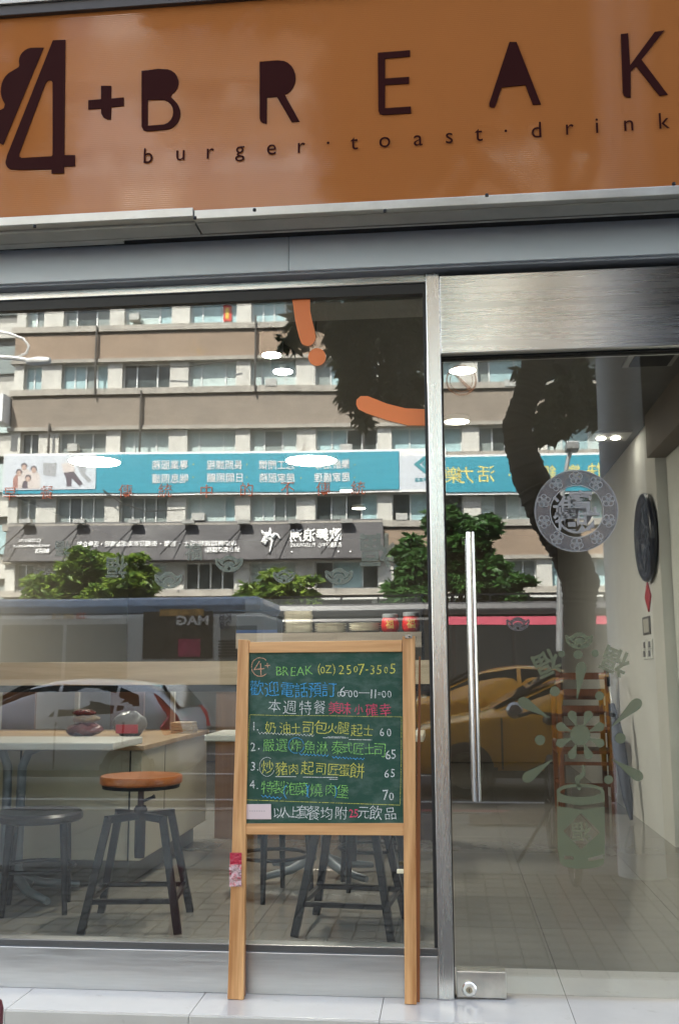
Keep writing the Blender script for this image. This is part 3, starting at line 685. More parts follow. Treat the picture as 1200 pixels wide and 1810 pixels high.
# ================================================================ INTERIOR
SEATW = wood('varnished stool wood', (.50, .16, .035), (.33, .085, .018), .28, 14, (.15, 1, 1))
def lin_stool(name, label, loc, rz, wooden=True, h=.62):
    t = thing(name, label, 'stool', loc, rz=rz, group='industrial bar stools')
    MB().lathe([(.0, h-.036), (.172, h-.036), (.179, h-.030), (.180, h-.008), (.174, h), (0, h)], n=40, caps=False).build('seat', SEATW if wooden else BLACKM, t, smooth=True, world=False)
    MB().lathe([(.0, h-.052), (.168, h-.052), (.170, h-.037), (0, h-.037)], n=32, caps=False).build('seat_plate', BLACKM, t, smooth=True, world=False)
    MB().lathe([(.014, .28), (.014, h-.05)], n=14).build('screw_rod', mat('threaded steel', (.10, .07, .07), .35, 1), t, smooth=True, world=False)
    MB().lathe([(.022, .27), (.024, .30), (.024, .44), (.030, .45), (.030, .475), (.022, .49)], n=16).build('hub', BLACKM, t, smooth=True, world=False)
    MB().tube([(0, 0, .505), (.05, -.01, .525), (.062, -.012, .53)], [.006, .007, .010], 8).build('lever', BLACKM, t, smooth=True, world=False)
    zt_ = .455
    for sx in (-1, 1):
        for sy_ in (-1, 1):
            MB().bar((sx*.115, sy_*.115, zt_), (sx*.20, sy_*.20, 0), .032, .032).build('leg', BLACKM, t, world=False, bevel=.003)
    mb = MB()
    for sx in (-1, 1):
        for sy_ in (-1, 1): mb.bar((0, 0, .448), (sx*.125, sy_*.125, zt_-.008), .03, .03)
    mb.build('cross_frame', BLACKM, t, world=False, bevel=.002)
    for k in range(4):
        a_ = k*PI/2; z_ = .125; r_ = .115+.085*(1-z_/zt_)
        c_, s_ = math.cos(a_), math.sin(a_)
        q = [(r_, -r_), (r_, r_)]; q = [(x*c_-y_*s_, x*s_+y_*c_, z_) for x, y_ in q]
        MB().bar(q[0], q[1], .02, .02).build('stretcher', BLACKM, t, world=False)
    return t
st = lin_stool('bar_stool', 'tall bar stool with round wooden seat on black splayed legs behind the window', (-1.352, .92, 0), .12)
d = dup(st, (-.425, .92, 0), -.10, 'black legged bar stool seen below the chalkboard, its seat hidden', 'industrial bar stools')
def ring_stool(label, loc, rz, h=.44):
    t = thing('round_stool', label, 'stool', loc, rz=rz, group='low round black stools')
    MB().lathe([(0, h-.045), (.185, h-.045), (.197, h-.035), (.197, h-.015), (.185, h-.002), (0, h)], n=40, caps=False).build('seat', mat('worn black leather', (.018, .02, .022), .32, var=.3, vscale=8, bump=.2, bscale=30), t, smooth=True, world=False)
    for k in range(4):
        a_ = PI/4+k*PI/2; c_, s_ = math.cos(a_), math.sin(a_)
        MB().tube([(c_*.165, s_*.165, h-.045), (c_*.175, s_*.175, h*.6), (c_*.19, s_*.19, 0)], [.019, .017, .012], 10).build('leg', BLACKM, t, smooth=True, world=False)
    MB().tube([(math.cos(i*PI/18)*.165, math.sin(i*PI/18)*.165, .19) for i in range(36)], .009, 8, closed=True).build('foot_ring', BLACKM, t, smooth=True, world=False)
    return t
r1 = ring_stool('low black round stool beside the wooden seated stool', (-1.89, 1.12, 0), .3)
r2 = dup(r1, (-.86, 1.50, 0), .7, 'low black round stool whose legs show left of centre below the chalkboard', 'low round black stools')
r3 = dup(r1, (-.40, 1.75, 0), .2, 'low black round stool farthest back below the chalkboard', 'low round black stools')
TOPW = mat('white laminate', (.55, .56, .53), .3, var=.03); PED = mat('grey painted pedestal', (.16, .19, .22), .35, .2, var=.15)
def table(label, loc, wdt=1.1, dep=.6, h=.745):
    t = thing('cafe_table', label, 'table', loc, group='cafe tables on metal pedestals')
    MB().box(-wdt/2, wdt/2, -dep/2, dep/2, h-.035, h).build('table_top', TOPW, t, world=False, bevel=.006)
    mb = MB()
    for dx in (-.035, .035):
        s_ = 1 if dx > 0 else -1
        mb.tube([(dx*3.6, 0, h-.036), (dx*1.9, 0, h-.06), (dx*1.05, 0, h-.13), (dx, 0, h-.25), (dx, 0, .16), (dx*1.3, 0, .09), (dx*3, 0, .055)], .022, 12)
    mb.build('pedestal', PED, t, smooth=True, world=False)
    for sx in (-1, 1):
        for sy_ in (-1, 1):
            MB().tube([(sx*.03, sy_*.0, .10), (sx*.13, sy_*.10, .05), (sx*.27, sy_*.20, .028)], [.026, .022, .016], 10).build('foot', PED, t, smooth=True, world=False)
    MB().tube([(-.20, 0, h-.042), (.20, 0, h-.042)], .012, 8).build('brace', PED, t, smooth=True, world=False)
    return t
t1 = table('white topped cafe table at the left edge in front of the counter', (-2.12, 1.36, 0), 1.14, .46)
t2 = dup(t1, (-.70, 1.98, 0), 0, 'grey pedestal table whose foot shows under the chalkboard')
# counter
CNT = mat('cream counter laminate', (.46, .43, .34), .4, var=.06, vscale=2); CNTF = mat('pale counter front', (.42, .43, .38), .4, var=.06, vscale=2)
ct = thing('serving_counter', 'long cream serving counter with wooden top at the left', 'counter', (-2.6, 2.4, 0))
MB().box(-4.0, -1.56, 1.62, 3.05, .13, .672).build('cabinet', CNT, ct, bevel=.003)
MB().box(-4.0, -1.64, 1.70, 3.05, .0, .13).build('plinth', mat('dark plinth', (.10, .10, .09), .6, var=.4), ct)
MB().box(-4.0, -1.545, 1.60, 3.06, .674, .70).build('worktop', wood('oak worktop', (.40, .27, .14), (.30, .19, .09), .4, 10, (.3, 1, 1)), ct, bevel=.003)
for xx in (-2.2, -1.62): MB().box(xx-.003, xx+.003, 1.612, 1.62, .13, .672).build('panel_joint', BLACKM, ct)
MB().box(-1.56, -1.5585, 2.05, 2.056, .13, .672).build('panel_joint', BLACKM, ct)
# partition with pass-through beam
OAK = wood('pale oak beam', (.74, .62, .47), (.58, .47, .34), .45, 12, (.08, 1, 1.5))
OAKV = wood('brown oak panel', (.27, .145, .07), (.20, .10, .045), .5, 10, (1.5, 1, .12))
pt = thing('partition', 'interior partition with pale oak beam over a brown wood panel', 'partition', (-1.5, 3.2, 0))
PXR = P(772, 1190, 3.13)[0]
zb0, zb1 = P(200, 1211, 3.13)[2], P(200, 1170, 3.13)[2]
MB().box(-4.0, PXR, 3.13, 3.28, zb0, zb1).build('beam', OAK, pt, bevel=.002)
MB().box(-4.0, PXR, 3.15, 3.26, zb0-.045, zb0-.001).build('dark_strip', BLACKM, pt)  # black strip along the underside of the beam
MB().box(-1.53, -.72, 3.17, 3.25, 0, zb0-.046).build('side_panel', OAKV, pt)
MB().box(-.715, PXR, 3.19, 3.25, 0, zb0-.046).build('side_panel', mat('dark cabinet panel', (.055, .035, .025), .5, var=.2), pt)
MB().box(-1.24, -1.19, 3.14, 3.165, .0, .035).build('door_stop', BLACKM, pt)
for i, xx in enumerate((-3.15, -2.62, -2.36, -1.93)):
    MB().box(xx, xx+(.03 if i % 2 else .24), 3.5, 3.53, .5, zb0-.05).build('rear_strip', mat('pale strip', (.5, .48, .42), .5) if i % 2 else mat('brown cabinet', (.16, .08, .045), .5, var=.2), pt)
# shelf with plates
sx0, sx1 = P(418, 1120, 4.55)[0], P(748, 1120, 4.55)[0]
sh = thing('plate_shelf', 'dark kitchen shelf carrying the plate stacks above the partition', 'shelf', (-.8, 4.7, 1.2))
zs = P(580, 1119, 4.6)[2]
MB().box(sx0, sx1, 4.55, 4.9, zs-.02, zs).build('shelf_board', BLACKM, sh)
MB().box(sx0, sx1, 4.53, 4.548, P(600, 1145, 4.53)[2], zs+.002).build('front_board', wood('weathered grey board', (.32, .28, .24), (.22, .19, .16), .6, 12, (.1, 1, 1)), sh)
zq = P(600, 1078, 4.5)[2]
MB().box(sx0-.05, sx1+.02, 4.5, 4.51, zq-.003, zq+.007).build('guard_rail', mat('thin dark rail', (.05, .06, .07), .3, .8), sh)
MB().box(sx0, sx1, 4.9, 4.92, zs, zs+.30).build('back_board', mat('shelf back', (.02, .022, .025), .6), sh)
MB().box(sx1-.015, sx1, 4.53, 4.9, zs-.5, zs+.3).build('side_board', BLACKM, sh)
CER = mat('stoneware plate', (.84, .81, .72), .3, var=.1, vscale=20)
def at_shelf(px): return P(px, 1118, 4.70)[0]
pl0 = None
def stack(px, n, r, dz, rim, lab):
    global pl0
    x = at_shelf(px)
    me = MB().lathe([(0, .001), (r*.62, .001), (r*.98, rim), (r, rim+.002), (r*.97, rim+.003), (r*.6, .005), (0, .005)], n=28, caps=False).mesh('plate', True); me.materials.append(CER)
    for k in range(n):
        o = bpy.data.objects.new('plate', me); COL.objects.link(o); o.location = (x+random.uniform(-.003, .003), 4.70+random.uniform(-.003, .003), zs+k*dz)
        ORD = ['bottom', 'second', 'third', 'fourth', 'fifth', 'sixth', 'seventh', 'eighth', 'ninth', 'tenth', 'eleventh', 'twelfth', 'thirteenth', 'fourteenth', 'fifteenth', 'sixteenth', 'seventeenth']
        what = ORD[k]+' plate from below' if 0 < k < n-1 else ('bottom plate' if k == 0 else 'topmost plate')
        tag(o, f'stoneware {what} in {lab} on the shelf', 'plate', 'plates in stacks on the kitchen shelf')
stack(527, 17, .119, .0111, .009, 'the tall stack'); stack(584, 6, .131, .013, .011, 'the low middle stack'); stack(645, 5, .131, .0148, .016, 'the low right stack')
REDP = mat('red rice jar paper', (.50, .02, .02), .35, var=.1); GOLD = mat('gold print', (.62, .42, .12), .4)
def pot(px, w_, h, label):
    x = at_shelf(px)
    t = thing('red_jar', label, 'jar', (x, 4.66, zs), group='two red jars with gold characters')
    r = w_/2
    MB().lathe([(0, 0), (r*.72, 0), (r*.95, h*.2), (r, h*.5), (r*.93, h*.8), (r*.80, h), (0, h)], n=28, caps=False).build('body', REDP, t, smooth=True, world=False)
    MB().lathe([(0, h), (r*.86, h), (r*.86, h*1.22), (r*.8, h*1.25), (0, h*1.25)], n=24, caps=False).build('lid', mat('grey plastic lid', (.28, .30, .33), .35), t, smooth=True, world=False)
    v, f = glyph('福', .012); v = v*h*.62; v = v-(v.max(0)+v.min(0))/2
    mb = MB(); mb.add([(a_*.9, -math.sqrt(max(0, (r*1.01)**2-a_*a_))-.001, b_+h*.55) for a_, b_ in v], f); mb.build('gold_character', GOLD, t, world=False)
pot(690, .145, .12, 'red jar with gold character, left one on the shelf'); pot(727, .15, .13, 'red jar with gold character, right one on the shelf')
mb = MB(); xx = at_shelf(458)
bx = thing('storage_box', 'black storage box with blue rim at the left end of the shelf', 'box', (xx, 4.72, zs))
MB().box(-.17, .17, -.12, .12, .0, .15).build('body', mat('black plastic', (.012, .014, .018), .3), bx, world=False, bevel=.006)
MB().box(-.168, .168, -.124, -.1205, .0, .03).build('blue_rim', mat('blue plastic', (.02, .05, .15), .4), bx, world=False)
# things on the counter
def blob(name, label, cat, c, r, mt, seed=0, sq=1.0, parent=None, n=12):
    rg = np.random.default_rng(seed); mb = MB(); prof = []
    v = []; 
    for i in range(n+1):
        th = PI*i/n
        for j in range(2*n):
            ph = PI*j/n
            q = 1+.10*math.sin(3*ph+seed)*math.sin(2*th)+.07*math.sin(5*ph+th*3+seed)+rg.normal(0, .025)
            v.append((c[0]+r[0]*q*math.sin(th)*math.cos(ph), c[1]+r[1]*q*math.sin(th)*math.sin(ph), c[2]+r[2]*(1+math.cos(th)*(1 if th < PI/2 else .98)*q)))
    f = [(i*2*n+j, i*2*n+(j+1) % (2*n), (i+1)*2*n+(j+1) % (2*n), (i+1)*2*n+j) for i in range(n) for j in range(2*n)]
    o = mb.add(v, f).build(name, mt, parent, smooth=True, sharp=70)
    if label: tag(o, label, cat)
    return o
BAGR = mat('glossy red bag plastic', (.11, .012, .012), .25, var=.4, vscale=18, bump=.8, bscale=22); BAGW = mat('white bag plastic', (.13, .125, .115), .3, var=.2, vscale=14, bump=.7, bscale=20)
BREAD = mat('yellow bread wrap', (.25, .17, .07), .4, var=.5, vscale=25, bump=.5, bscale=30)
zc = .70
def onc(px, py, y): p_ = P(px, py, y); return p_
p_ = onc(150, 1290, 2.3); 
blob('red_bag', 'shiny red plastic bag heaped on the counter', 'bag', (p_[0], 2.3, zc), (.11, .09, .04), BAGR, 1)
blob('bread_bag', 'yellow wrapped bread lying on top of the red bag', 'bread', (p_[0]+.0, 2.32, zc+.075), (.08, .06, .025), BREAD, 2)
blob('red_cloth', 'crumpled red wrapper on top of the bread', 'wrapper', (p_[0]-.01, 2.32, zc+.115), (.07, .05, .02), BAGR, 5)
p_ = onc(230, 1290, 2.35)
blob('white_bag', 'white and red carrier bag standing on the counter', 'bag', (p_[0], 2.35, zc), (.10, .07, .07), BAGW, 3)
mb = MB(); mb.box(p_[0]-.06, p_[0]+.07, 2.272, 2.28, zc+.02, zc+.07).build('bag_band', mat('red print band', (.4, .02, .03), .4), bpy.data.objects['white_bag'])
p_ = onc(330, 1290, 2.7)
for k in range(4):
    dx = random.uniform(-.01, .01)
    o = MB().box(p_[0]-.075+dx, p_[0]+.06+dx, 2.62, 2.74, zc+k*.017, zc+k*.017+.015).build('paper_box', mat('kraft box', (.34, .27, .17), .6, var=.15), bevel=.001)
    tag(o, ('bottom', 'second', 'third', 'top')[k]+' flat cardboard box of the small pile on the counter end', 'box', 'flat boxes piled on the counter')
# wall things on the right
XF = XW-.008
ck = thing('wall_clock', 'large round dark rimmed wall clock with spokes on the right wall', 'clock', (XF, 4.0, 1.9))
pc = PX(1140, 950, XF-.03); R_ = abs(PX(1140, 870, XF-.03)[2]-PX(1140, 1030, XF-.03)[2])/2
DB = mat('dark blue clock rim', (.012, .016, .03), .3)
MB().tube([(XF-.03, pc[1]+math.cos(i*PI/24)*R_*.93, pc[2]+math.sin(i*PI/24)*R_*.93) for i in range(48)], R_*.085, 8, closed=True).build('rim', DB, ck, smooth=True)
MB().lathe([(R_*.88, XF-.012), (R_*.88, XF-.004)], (0, pc[1], pc[2]), 40, 'x').build('dial', mat('grey dial', (.13, .13, .14), .5), ck)
for i in range(12):
    a_ = i*PI/6; MB().bar((XF-.018, pc[1]+math.cos(a_)*R_*.25, pc[2]+math.sin(a_)*R_*.25), (XF-.018, pc[1]+math.cos(a_)*R_*.86, pc[2]+math.sin(a_)*R_*.86), .012, .028).build('spoke', DB, ck)
MB().tube([(XF-.02, pc[1]+math.cos(i*PI/12)*R_*.25, pc[2]+math.sin(i*PI/12)*R_*.25) for i in range(24)], .012, 6, closed=True).build('inner_ring', DB, ck, smooth=True)
MB().bar((XF-.026, pc[1], pc[2]), (XF-.026, pc[1]-R_*.1, pc[2]+R_*.6), .01, .022).build('hand', BLACKM, ck)
MB().bar((XF-.028, pc[1], pc[2]), (XF-.028, pc[1]+R_*.4, pc[2]+R_*.1), .01, .025).build('hand', BLACKM, ck)
a_, b_ = PX(1142, 1028, XF-.01), PX(1143, 1082, XF-.01)
h_ = (a_[2]+b_[2])/2; hh = (a_[2]-b_[2])/2
MB().prism([(XF-.01, a_[1], a_[2]), (XF-.01, a_[1]-.10, h_), (XF-.01, a_[1], b_[2]), (XF-.01, a_[1]+.10, h_)], (.008, 0, 0)).build('lucky_charm', mat('red charm paper', (.45, .015, .02), .5))
tag(bpy.data.objects['lucky_charm'], 'red diamond shaped lucky charm hanging under the clock', 'charm')
a_, b_ = PX(1142, 1090, XF), PX(1143, 1122, XF)
pc_ = MB().box(XF-.006, XF+.0, a_[1]-.13, a_[1]+.13, b_[2], a_[2]).build('small_notice', mat('dark notice frame', (.10, .09, .08), .5))
tag(pc_, 'small framed notice under the red charm', 'notice')
MB().box(XF-.008, XF-.0065, a_[1]-.09, a_[1]+.09, b_[2]+.015, a_[2]-.015).build('paper', mat('notice paper', (.42, .40, .34), .7), pc_)
for i, (px, py) in enumerate(((1141, 1140), (1150, 1139), (1141, 1156), (1150, 1155))):
    a_ = PX(px, py, XF)
    o = MB().box(XF-.010, XF, a_[1]-.075, a_[1]+.075, a_[2]-.035, a_[2]+.035).build('wall_switch', WHITE, bevel=.002)
    tag(o, 'white wall switch plate, '+('upper rear', 'upper front', 'lower rear', 'lower front')[i]+' one of the four', 'switch', 'white switch plates on the right wall')
    MB().box(XF-.013, XF-.0105, a_[1]-.03, a_[1]+.03, a_[2]-.02, a_[2]+.02).build('rocker', mat('grey rocker', (.10, .10, .11), .4), o)
# umbrella leaning
um = thing('umbrella', 'furled dark umbrella leaning against the right wall', 'umbrella', (XF-.06, 4.2, 0))
a_ = np.array([XF-.09, 4.05, .02]); b_ = np.array([XF-.16, 4.35, .95])
MB().tube([a_, a_+(b_-a_)*.15, a_+(b_-a_)*.6, a_+(b_-a_)*.86], [.012, .035, .05, .022], 10).build('canopy', mat('dark navy cloth', (.015, .018, .03), .6, var=.3), um, smooth=True)
MB().tube([a_+(b_-a_)*.86, b_], .008, 8).build('shaft', STEELP, um, smooth=True)
MB().tube([b_, b_+[0, 0, .07], b_+[0, .03, .10], b_+[0, .06, .08]], .013, 8).build('handle', BLACKM, um, smooth=True)
# stacked wooden chairs at the back right
CHW = wood('reddish chair wood', (.16, .06, .025), (.11, .035, .014), .4, 16, (1, 1, .1))
def chair(label, loc, rz):
    t = thing('wooden_chair', label, 'chair', loc, rz=rz, group='wooden chairs stacked at the rear')
    for sx in (-1, 1):
        MB().bar((sx*.19, .20, 0), (sx*.19, .20, .44), .035, .035).build('leg', CHW, t, world=False)
        MB().bar((sx*.19, -.20, 0), (sx*.19, -.24, .92), .035, .035).build('leg', CHW, t, world=False)
    MB().box(-.21, .21, -.21, .22, .44, .465).build('seat', CHW, t, world=False, bevel=.004)
    for zz in (.60, .73, .86): MB().box(-.17, .17, -.235, -.215, zz-.025, zz+.03).build('back_slat', CHW, t, world=False)
    for sx in (-1, 1): MB().box(sx*.19-.01, sx*.19+.01, -.19, .19, .2, .225).build('stretcher', CHW, t, world=False)
    MB().box(-.17, .17, .19, .21, .2, .225).build('stretcher', CHW, t, world=False)
    return t
c1 = chair('wooden ladder back chair standing at the bottom of the stack', (1.03, 4.7, 0), PI)
c2 = dup(c1, (1.05, 4.66, .16), PI-.1, 'wooden ladder back chair nested on top of the stack')
# ceiling lamps and vent
LAMP = lambda s_: mat(f'warm lamp diffuser {s_}', (.8, .78, .7), .5, emit=((1, .92, .78), s_))
def downlight(px, py, r, s_, label, z=2.7, MBst=False):
    p_ = G(px, py, z-.03)
    if z < 2.6: MBst = True
    t = thing('ceiling_lamp', label, 'lamp', (p_[0], p_[1], z), group='round ceiling lamps')
    MB().lathe([(0, -.03), (r*.93, -.03), (r*.95, -.022)], n=32, caps=False).build('diffuser', LAMP(s_), t, world=False)
    MB().lathe([(r*.95, -.028), (r, -.02), (r, 0), (r*.95, 0)], n=32, caps=False).build('trim_ring', WHITE, t, world=False)
    if MBst: MB().tube([(0, 0, 0), (0, 0, 2.7-z)], .006, 6).build('stem', WHITE, t, world=False)
downlight(168, 817, .205, 22, 'large round lit ceiling lamp on the left'); downlight(550, 815, .205, 22, 'large round lit ceiling lamp above the chalkboard')
downlight(807, 746, .085, 1.5, 'small dim recessed ceiling lamp seen through the door, lower one')
downlight(612, 868, .06, 3, 'small round ceiling lamp far back, nearer of two'); downlight(634, 899, .07, 3, 'small round ceiling lamp far back, farther of two'); downlight(817, 656, .075, 3, 'small lit ceiling lamp beside the no smoking sticker')
def spot(px, py, y, r, label, s_=1.6, tilt=0):
    p_ = P(px, py, y); z_ = min(p_[2], 2.55)
    p_ = G(px, py, z_) 
    t = thing('ceiling_spotlight', label, 'spotlight', (p_[0], p_[1], z_), group='black ceiling spotlights')
    MB().lathe([(r, 0), (r*1.08, .02), (r*1.08, .10), (r*.5, .13)], n=24).build('can', BLACKM, t, smooth=True, world=False)
    MB().lathe([(0, -.002), (r*.8, -.002), (r*.8, .003), (0, .003)], n=24, caps=False).build('bulb', LAMP(s_), t, world=False)
    MB().tube([(0, 0, .12), (0, 0, 2.7-z_)], .008, 8).build('stem', BLACKM, t, world=False)
spot(480, 628, 2, .052, 'lit black ceiling spotlight, rear one of the pair', 140); spot(500, 657, 2, .058, 'lit black ceiling spotlight, front one of the pair', 140)
p_ = G(217, 556, 2.60)
cn = thing('pendant_can', 'dark unlit cylindrical ceiling lamp just under the window head', 'lamp', (p_[0], p_[1], 2.60))
MB().lathe([(.075, 0), (.078, .01), (.078, .10), (.07, .10)], n=32).build('housing', mat('grey lamp housing', (.06, .06, .055), .5), cn, smooth=True, world=False)
p_ = G(559, 556, 2.56)
cn = thing('ceiling_fixture', 'small black box speaker hanging by the orange sticker', 'fixture', (p_[0], p_[1], 2.56))  # black hanging fixture of unknown use, modelled as a small box
MB().box(-.035, .035, -.05, .05, 0, .14).build('body', mat('glossy black plastic', (.01, .01, .012), .2), cn, world=False, bevel=.012)
MB().box(-.012, .012, -.052, -.0505, .03, .06).build('badge', WHITE, cn, world=False)
MB().tube([(.0, 0, 0), (-.01, 0, -.3)], .003, 6).build('cable', BLACKM, cn, world=False)
p_ = G(1150, 632, 2.70)
vt = thing('ceiling_vent', 'dark square ceiling vent at the top of the doorway', 'vent', (p_[0], p_[1], 2.70))
MB().box(-.13, .13, -.13, .13, -.012, 0).build('vent_frame', mat('vent frame', (.25, .24, .22), .5), vt, world=False)
MB().box(-.10, .10, -.10, .10, -.02, -.0125).build('vent_core', BLACK, vt, world=False)
p_ = G(1075, 770, 2.70)
cl = thing('ceiling_lamp_panel', 'square recessed lamp with two lit tubes near the pillar', 'lamp', (p_[0], p_[1], 2.70))
MB().box(-.14, .14, -.14, .14, -.012, 0).build('panel_frame', mat('lamp panel frame', (.3, .29, .27), .5), cl, world=False)
for xx in (-.05, .05): MB().lathe([(0, -.02), (.03, -.02), (.03, -.0125), (0, -.0125)], (xx, .02, 0), 16, caps=False).build('bulb', LAMP(8), cl, world=False)
# unidentified maroon edge in the very corner, built as a rounded post
p_ = P(5, 1800, -.9)
mp_ = thing('maroon_edge', 'maroon rounded edge of an unidentified object in the bottom left corner', 'post', (p_[0]-.03, -.9, -.15))
zt_ = P(2, 1762, -.9)[2]+.15
MB().lathe([(.03, 0), (.03, zt_-.03), (.025, zt_-.012), (.012, zt_-.002), (0, zt_)], n=20, caps=False).build('shaft', mat('maroon plastic', (.12, .02, .03), .35), mp_, smooth=True, world=False)

# ================================================================ ACROSS THE STREET (behind the camera, seen mirrored in the glass)
# the block opposite: its front runs along y = -(44 + .061 x)
TH = math.atan(.061)
bl = thing('office_block', 'brown and grey concrete office block across the street with rows of windows', 'building', (0, -44, 0), rz=-TH)
def Bl(px, py):
    """pixel of the mirrored facade -> (u along the facade, height)"""
    d = ray(px, py); t = (44+.061*CAM[0]-CAM[1])/(d[1]-.061*d[0]); p = CAM+d*t
    return p[0]/math.cos(TH), p[2]
def bb(name, mt, u0, u1, w0, w1, z0, z1, parent=None):
    o = MB().box(u0, u1, w0, w1, z0, z1).build(name, mt, world=False); o.parent = parent or bl; return o
BRN = mat('brown weathered render', (.29, .215, .155), .85, var=.20, vscale=.5, stretch=(1, 1, .5), dirt=((.34, .22, .10), .9, .60))
CONCL = mat('pale weathered concrete', (.56, .55, .50), .8, var=.18, vscale=1.2, stretch=(1, 1, .4), dirt=((.22, .2, .17), 1.6, .62))
LEDGE = mat('grey ledge concrete', (.36, .335, .29), .85, var=.22, vscale=1.5)
WFRM = mat('window aluminium', (.68, .70, .68), .45, .3)
PANES = [mat('pane pale curtain', (.50, .60, .58), .3, var=.12, vscale=9, stretch=(6, 1, .3)), mat('pane dark', (.06, .075, .075), .12, var=.5, vscale=2), mat('pane grey blind', (.24, .28, .27), .3, var=.15, vscale=5, stretch=(.3, 1, 9)), mat('pane painted blue reflection', (.36, .52, .54), .25, var=.2, vscale=1.5)]  # last pane has a blue reflection painted into its colour
UL = Bl(18, 780)[0]
spans = [(35, 67), (102, 187), (213, 298), (330, 415), (441, 524), (557, 667), (692, 817), (847, 940), (966, 1075)]
for k in range(1, 8): spans.append((975+k*122-10, 975+k*122+90))
US = [(Bl(a_, 780)[0], Bl(b_, 780)[0]) for a_, b_ in spans]
UR = US[-1][1]+1.5
zz = lambda y_: Bl(370, y_)[1]
rows = [(zz(572), zz(527)), (zz(684), zz(637)), (zz(804), zz(757)), (zz(924), zz(874)), (zz(1042), zz(993))]
top = rows[0]
pitch = rows[0][0]-rows[1][0]
rows = [(top[0]+pitch*2, top[1]+pitch*2), (top[0]+pitch, top[1]+pitch)]+rows
FL0 = 0.0
bb('rear_block', mat('dark room interior', (.10, .10, .095), .9), UL+.3, UR-.3, -12, -.75, -1, rows[0][1]+1.4)
bb('rear_wall', CONCL, UL, UR, -.74, -.62, 4.2, rows[0][1]+.2)
wmesh = {}
def panel_window(u0, u1, z0, z1, seed):
    rg = random.Random(seed); W = u1-u0
    cuts = [0, .24+rg.uniform(-.03, .06), .72+rg.uniform(-.05, .06), 1] if W > 1.3 else [0, .5, 1]
    if rg.random() < .35 and W > 1.3: cuts = [0, .25, .5, .75, 1]
    mb = MB(); f_ = .07
    mb.box(u0, u1, -.50, -.40, z0, z0+f_); mb.box(u0, u1, -.50, -.40, z1-f_, z1)
    for c_ in cuts:
        u = u0+(W-f_)*c_; mb.box(u, u+f_, -.50, -.40, z0+f_, z1-f_)
    fr = mb.build('window', WFRM, world=False); fr.parent = bl
    base = rg.choice([0, 0, 2, 3, 1])
    for a_, b_ in zip(cuts[:-1], cuts[1:]):
        mtp = PANES[base if rg.random() < .65 else rg.choice([1, 2, 3])]
        o = MB().box(u0+(W-f_)*a_+f_, u0+(W-f_)*b_, -.47, -.45, z0+f_, z1-f_).build('pane', mtp, world=False); o.parent = fr
for r_, (z0, z1) in enumerate(rows):
    # piers between windows
    prev = UL
    for i, (u0, u1) in enumerate(US+[(UR, UR)]):
        if u0-prev > .15: bb('pier', CONCL, prev, u0, -.62, -.12 if i % 2 else -.10, z0, z1)
        prev = u1
    for i, (u0, u1) in enumerate(US): panel_window(u0, u1, z0, z1, r_*31+i)
    bb('ledge', LEDGE, UL-.15, UR, -.62, .12, z0-.30, z0-.0)
    bb('ledge_shade', mat('painted ledge shade', (.12, .105, .09), .9), UL, UR, -.62, -.05, z0-.42, z0-.301)  # dark strip paints the thin shade line under the ledge
    zlow = rows[r_+1][1] if r_+1 < len(rows) else z0-1.6
    if r_+1 < len(rows):
        bb('spandrel', BRN if r_ != 3 and r_ != 4 else mat('grey brown band', (.25, .21, .17), .85, var=.2, vscale=.8), UL, UR, -.62, .0, zlow+.18, z0-.421)
        bb('ledge', LEDGE, UL-.15, UR, -.62, .10, zlow-.0, zlow+.179)
bb('parapet', BRN, UL, UR, -.62, 0, rows[0][1]+.2, rows[0][1]+2.2)
bb('ledge', LEDGE, UL-.15, UR, -.62, .10, rows[0][1], rows[0][1]+.199)
# ground storeys: white shopfront band and shops
zg = zz(1044); zg2 = zz(1062)
WB = mat('white shop fascia', (.62, .62, .58), .6, var=.06, vscale=1)
bb('shop_fascia', WB, UL, UR, -.6, .35, zg2, rows[-1][0]-.43)
bb('shop_front_wall', mat('shop front dark', (.05, .045, .04), .5, var=.6, vscale=1.5), UL, UR, -.7, -.3, -.6, zg2)
for k in range(14):
    u = UL+.4+k*3.4
    bb('shop_pillar', CONCL, u, u+.45, -.31, .2, -.6, zg2-.001)
    bb('shop_pane', random.choice(PANES[1:]), u+.9, u+2.9, -.29, -.25, 0, zg2-.7)
ra, rb = Bl(196, 182), Bl(300, 300)
bb('rooftop_stair_tower', mat('white rendered tower', (.82, .81, .78), .8, var=.08), ra[0], rb[0], -4, -.3, rows[0][1]+2.0, ra[1])
DRK = mat('dark pipe', (.05, .045, .04), .6)
for (xa, ya, yb_) in ((172, 578, 700), (251, 692, 804), (451, 560, 695), (640, 690, 805), (88, 750, 810)):
    a_ = Bl(xa, ya); b_ = Bl(xa, yb_); bb('drain_pipe', DRK, a_[0], a_[0]+.08, .12, .22, b_[1], a_[1])
for (xa, ya, ww, hh) in ((120, 798, 18, 14), (470, 684, 20, 13), (600, 798, 22, 14), (890, 684, 20, 12), (340, 920, 22, 13), (700, 920, 20, 12), (1000, 798, 22, 13), (230, 566, 18, 12)):
    a_ = Bl(xa, ya); bb('air_conditioner', mat('grey air conditioner', (.42, .42, .39), .6, var=.1), a_[0], a_[0]+ww*.0265, -.35, .15, a_[1], a_[1]+hh*.0265)
a_ = Bl(392, 564); b_ = Bl(407, 535); bb('window_sign', mat('red window sign', (.5, .03, .02), .5), a_[0], b_[0], -.38, -.36, a_[1], b_[1])
a_ = Bl(396, 560); b_ = Bl(402, 540); bb('window_sign', mat('yellow window sign', (.65, .45, .05), .5), a_[0], b_[0], -.355, -.345, a_[1], b_[1])
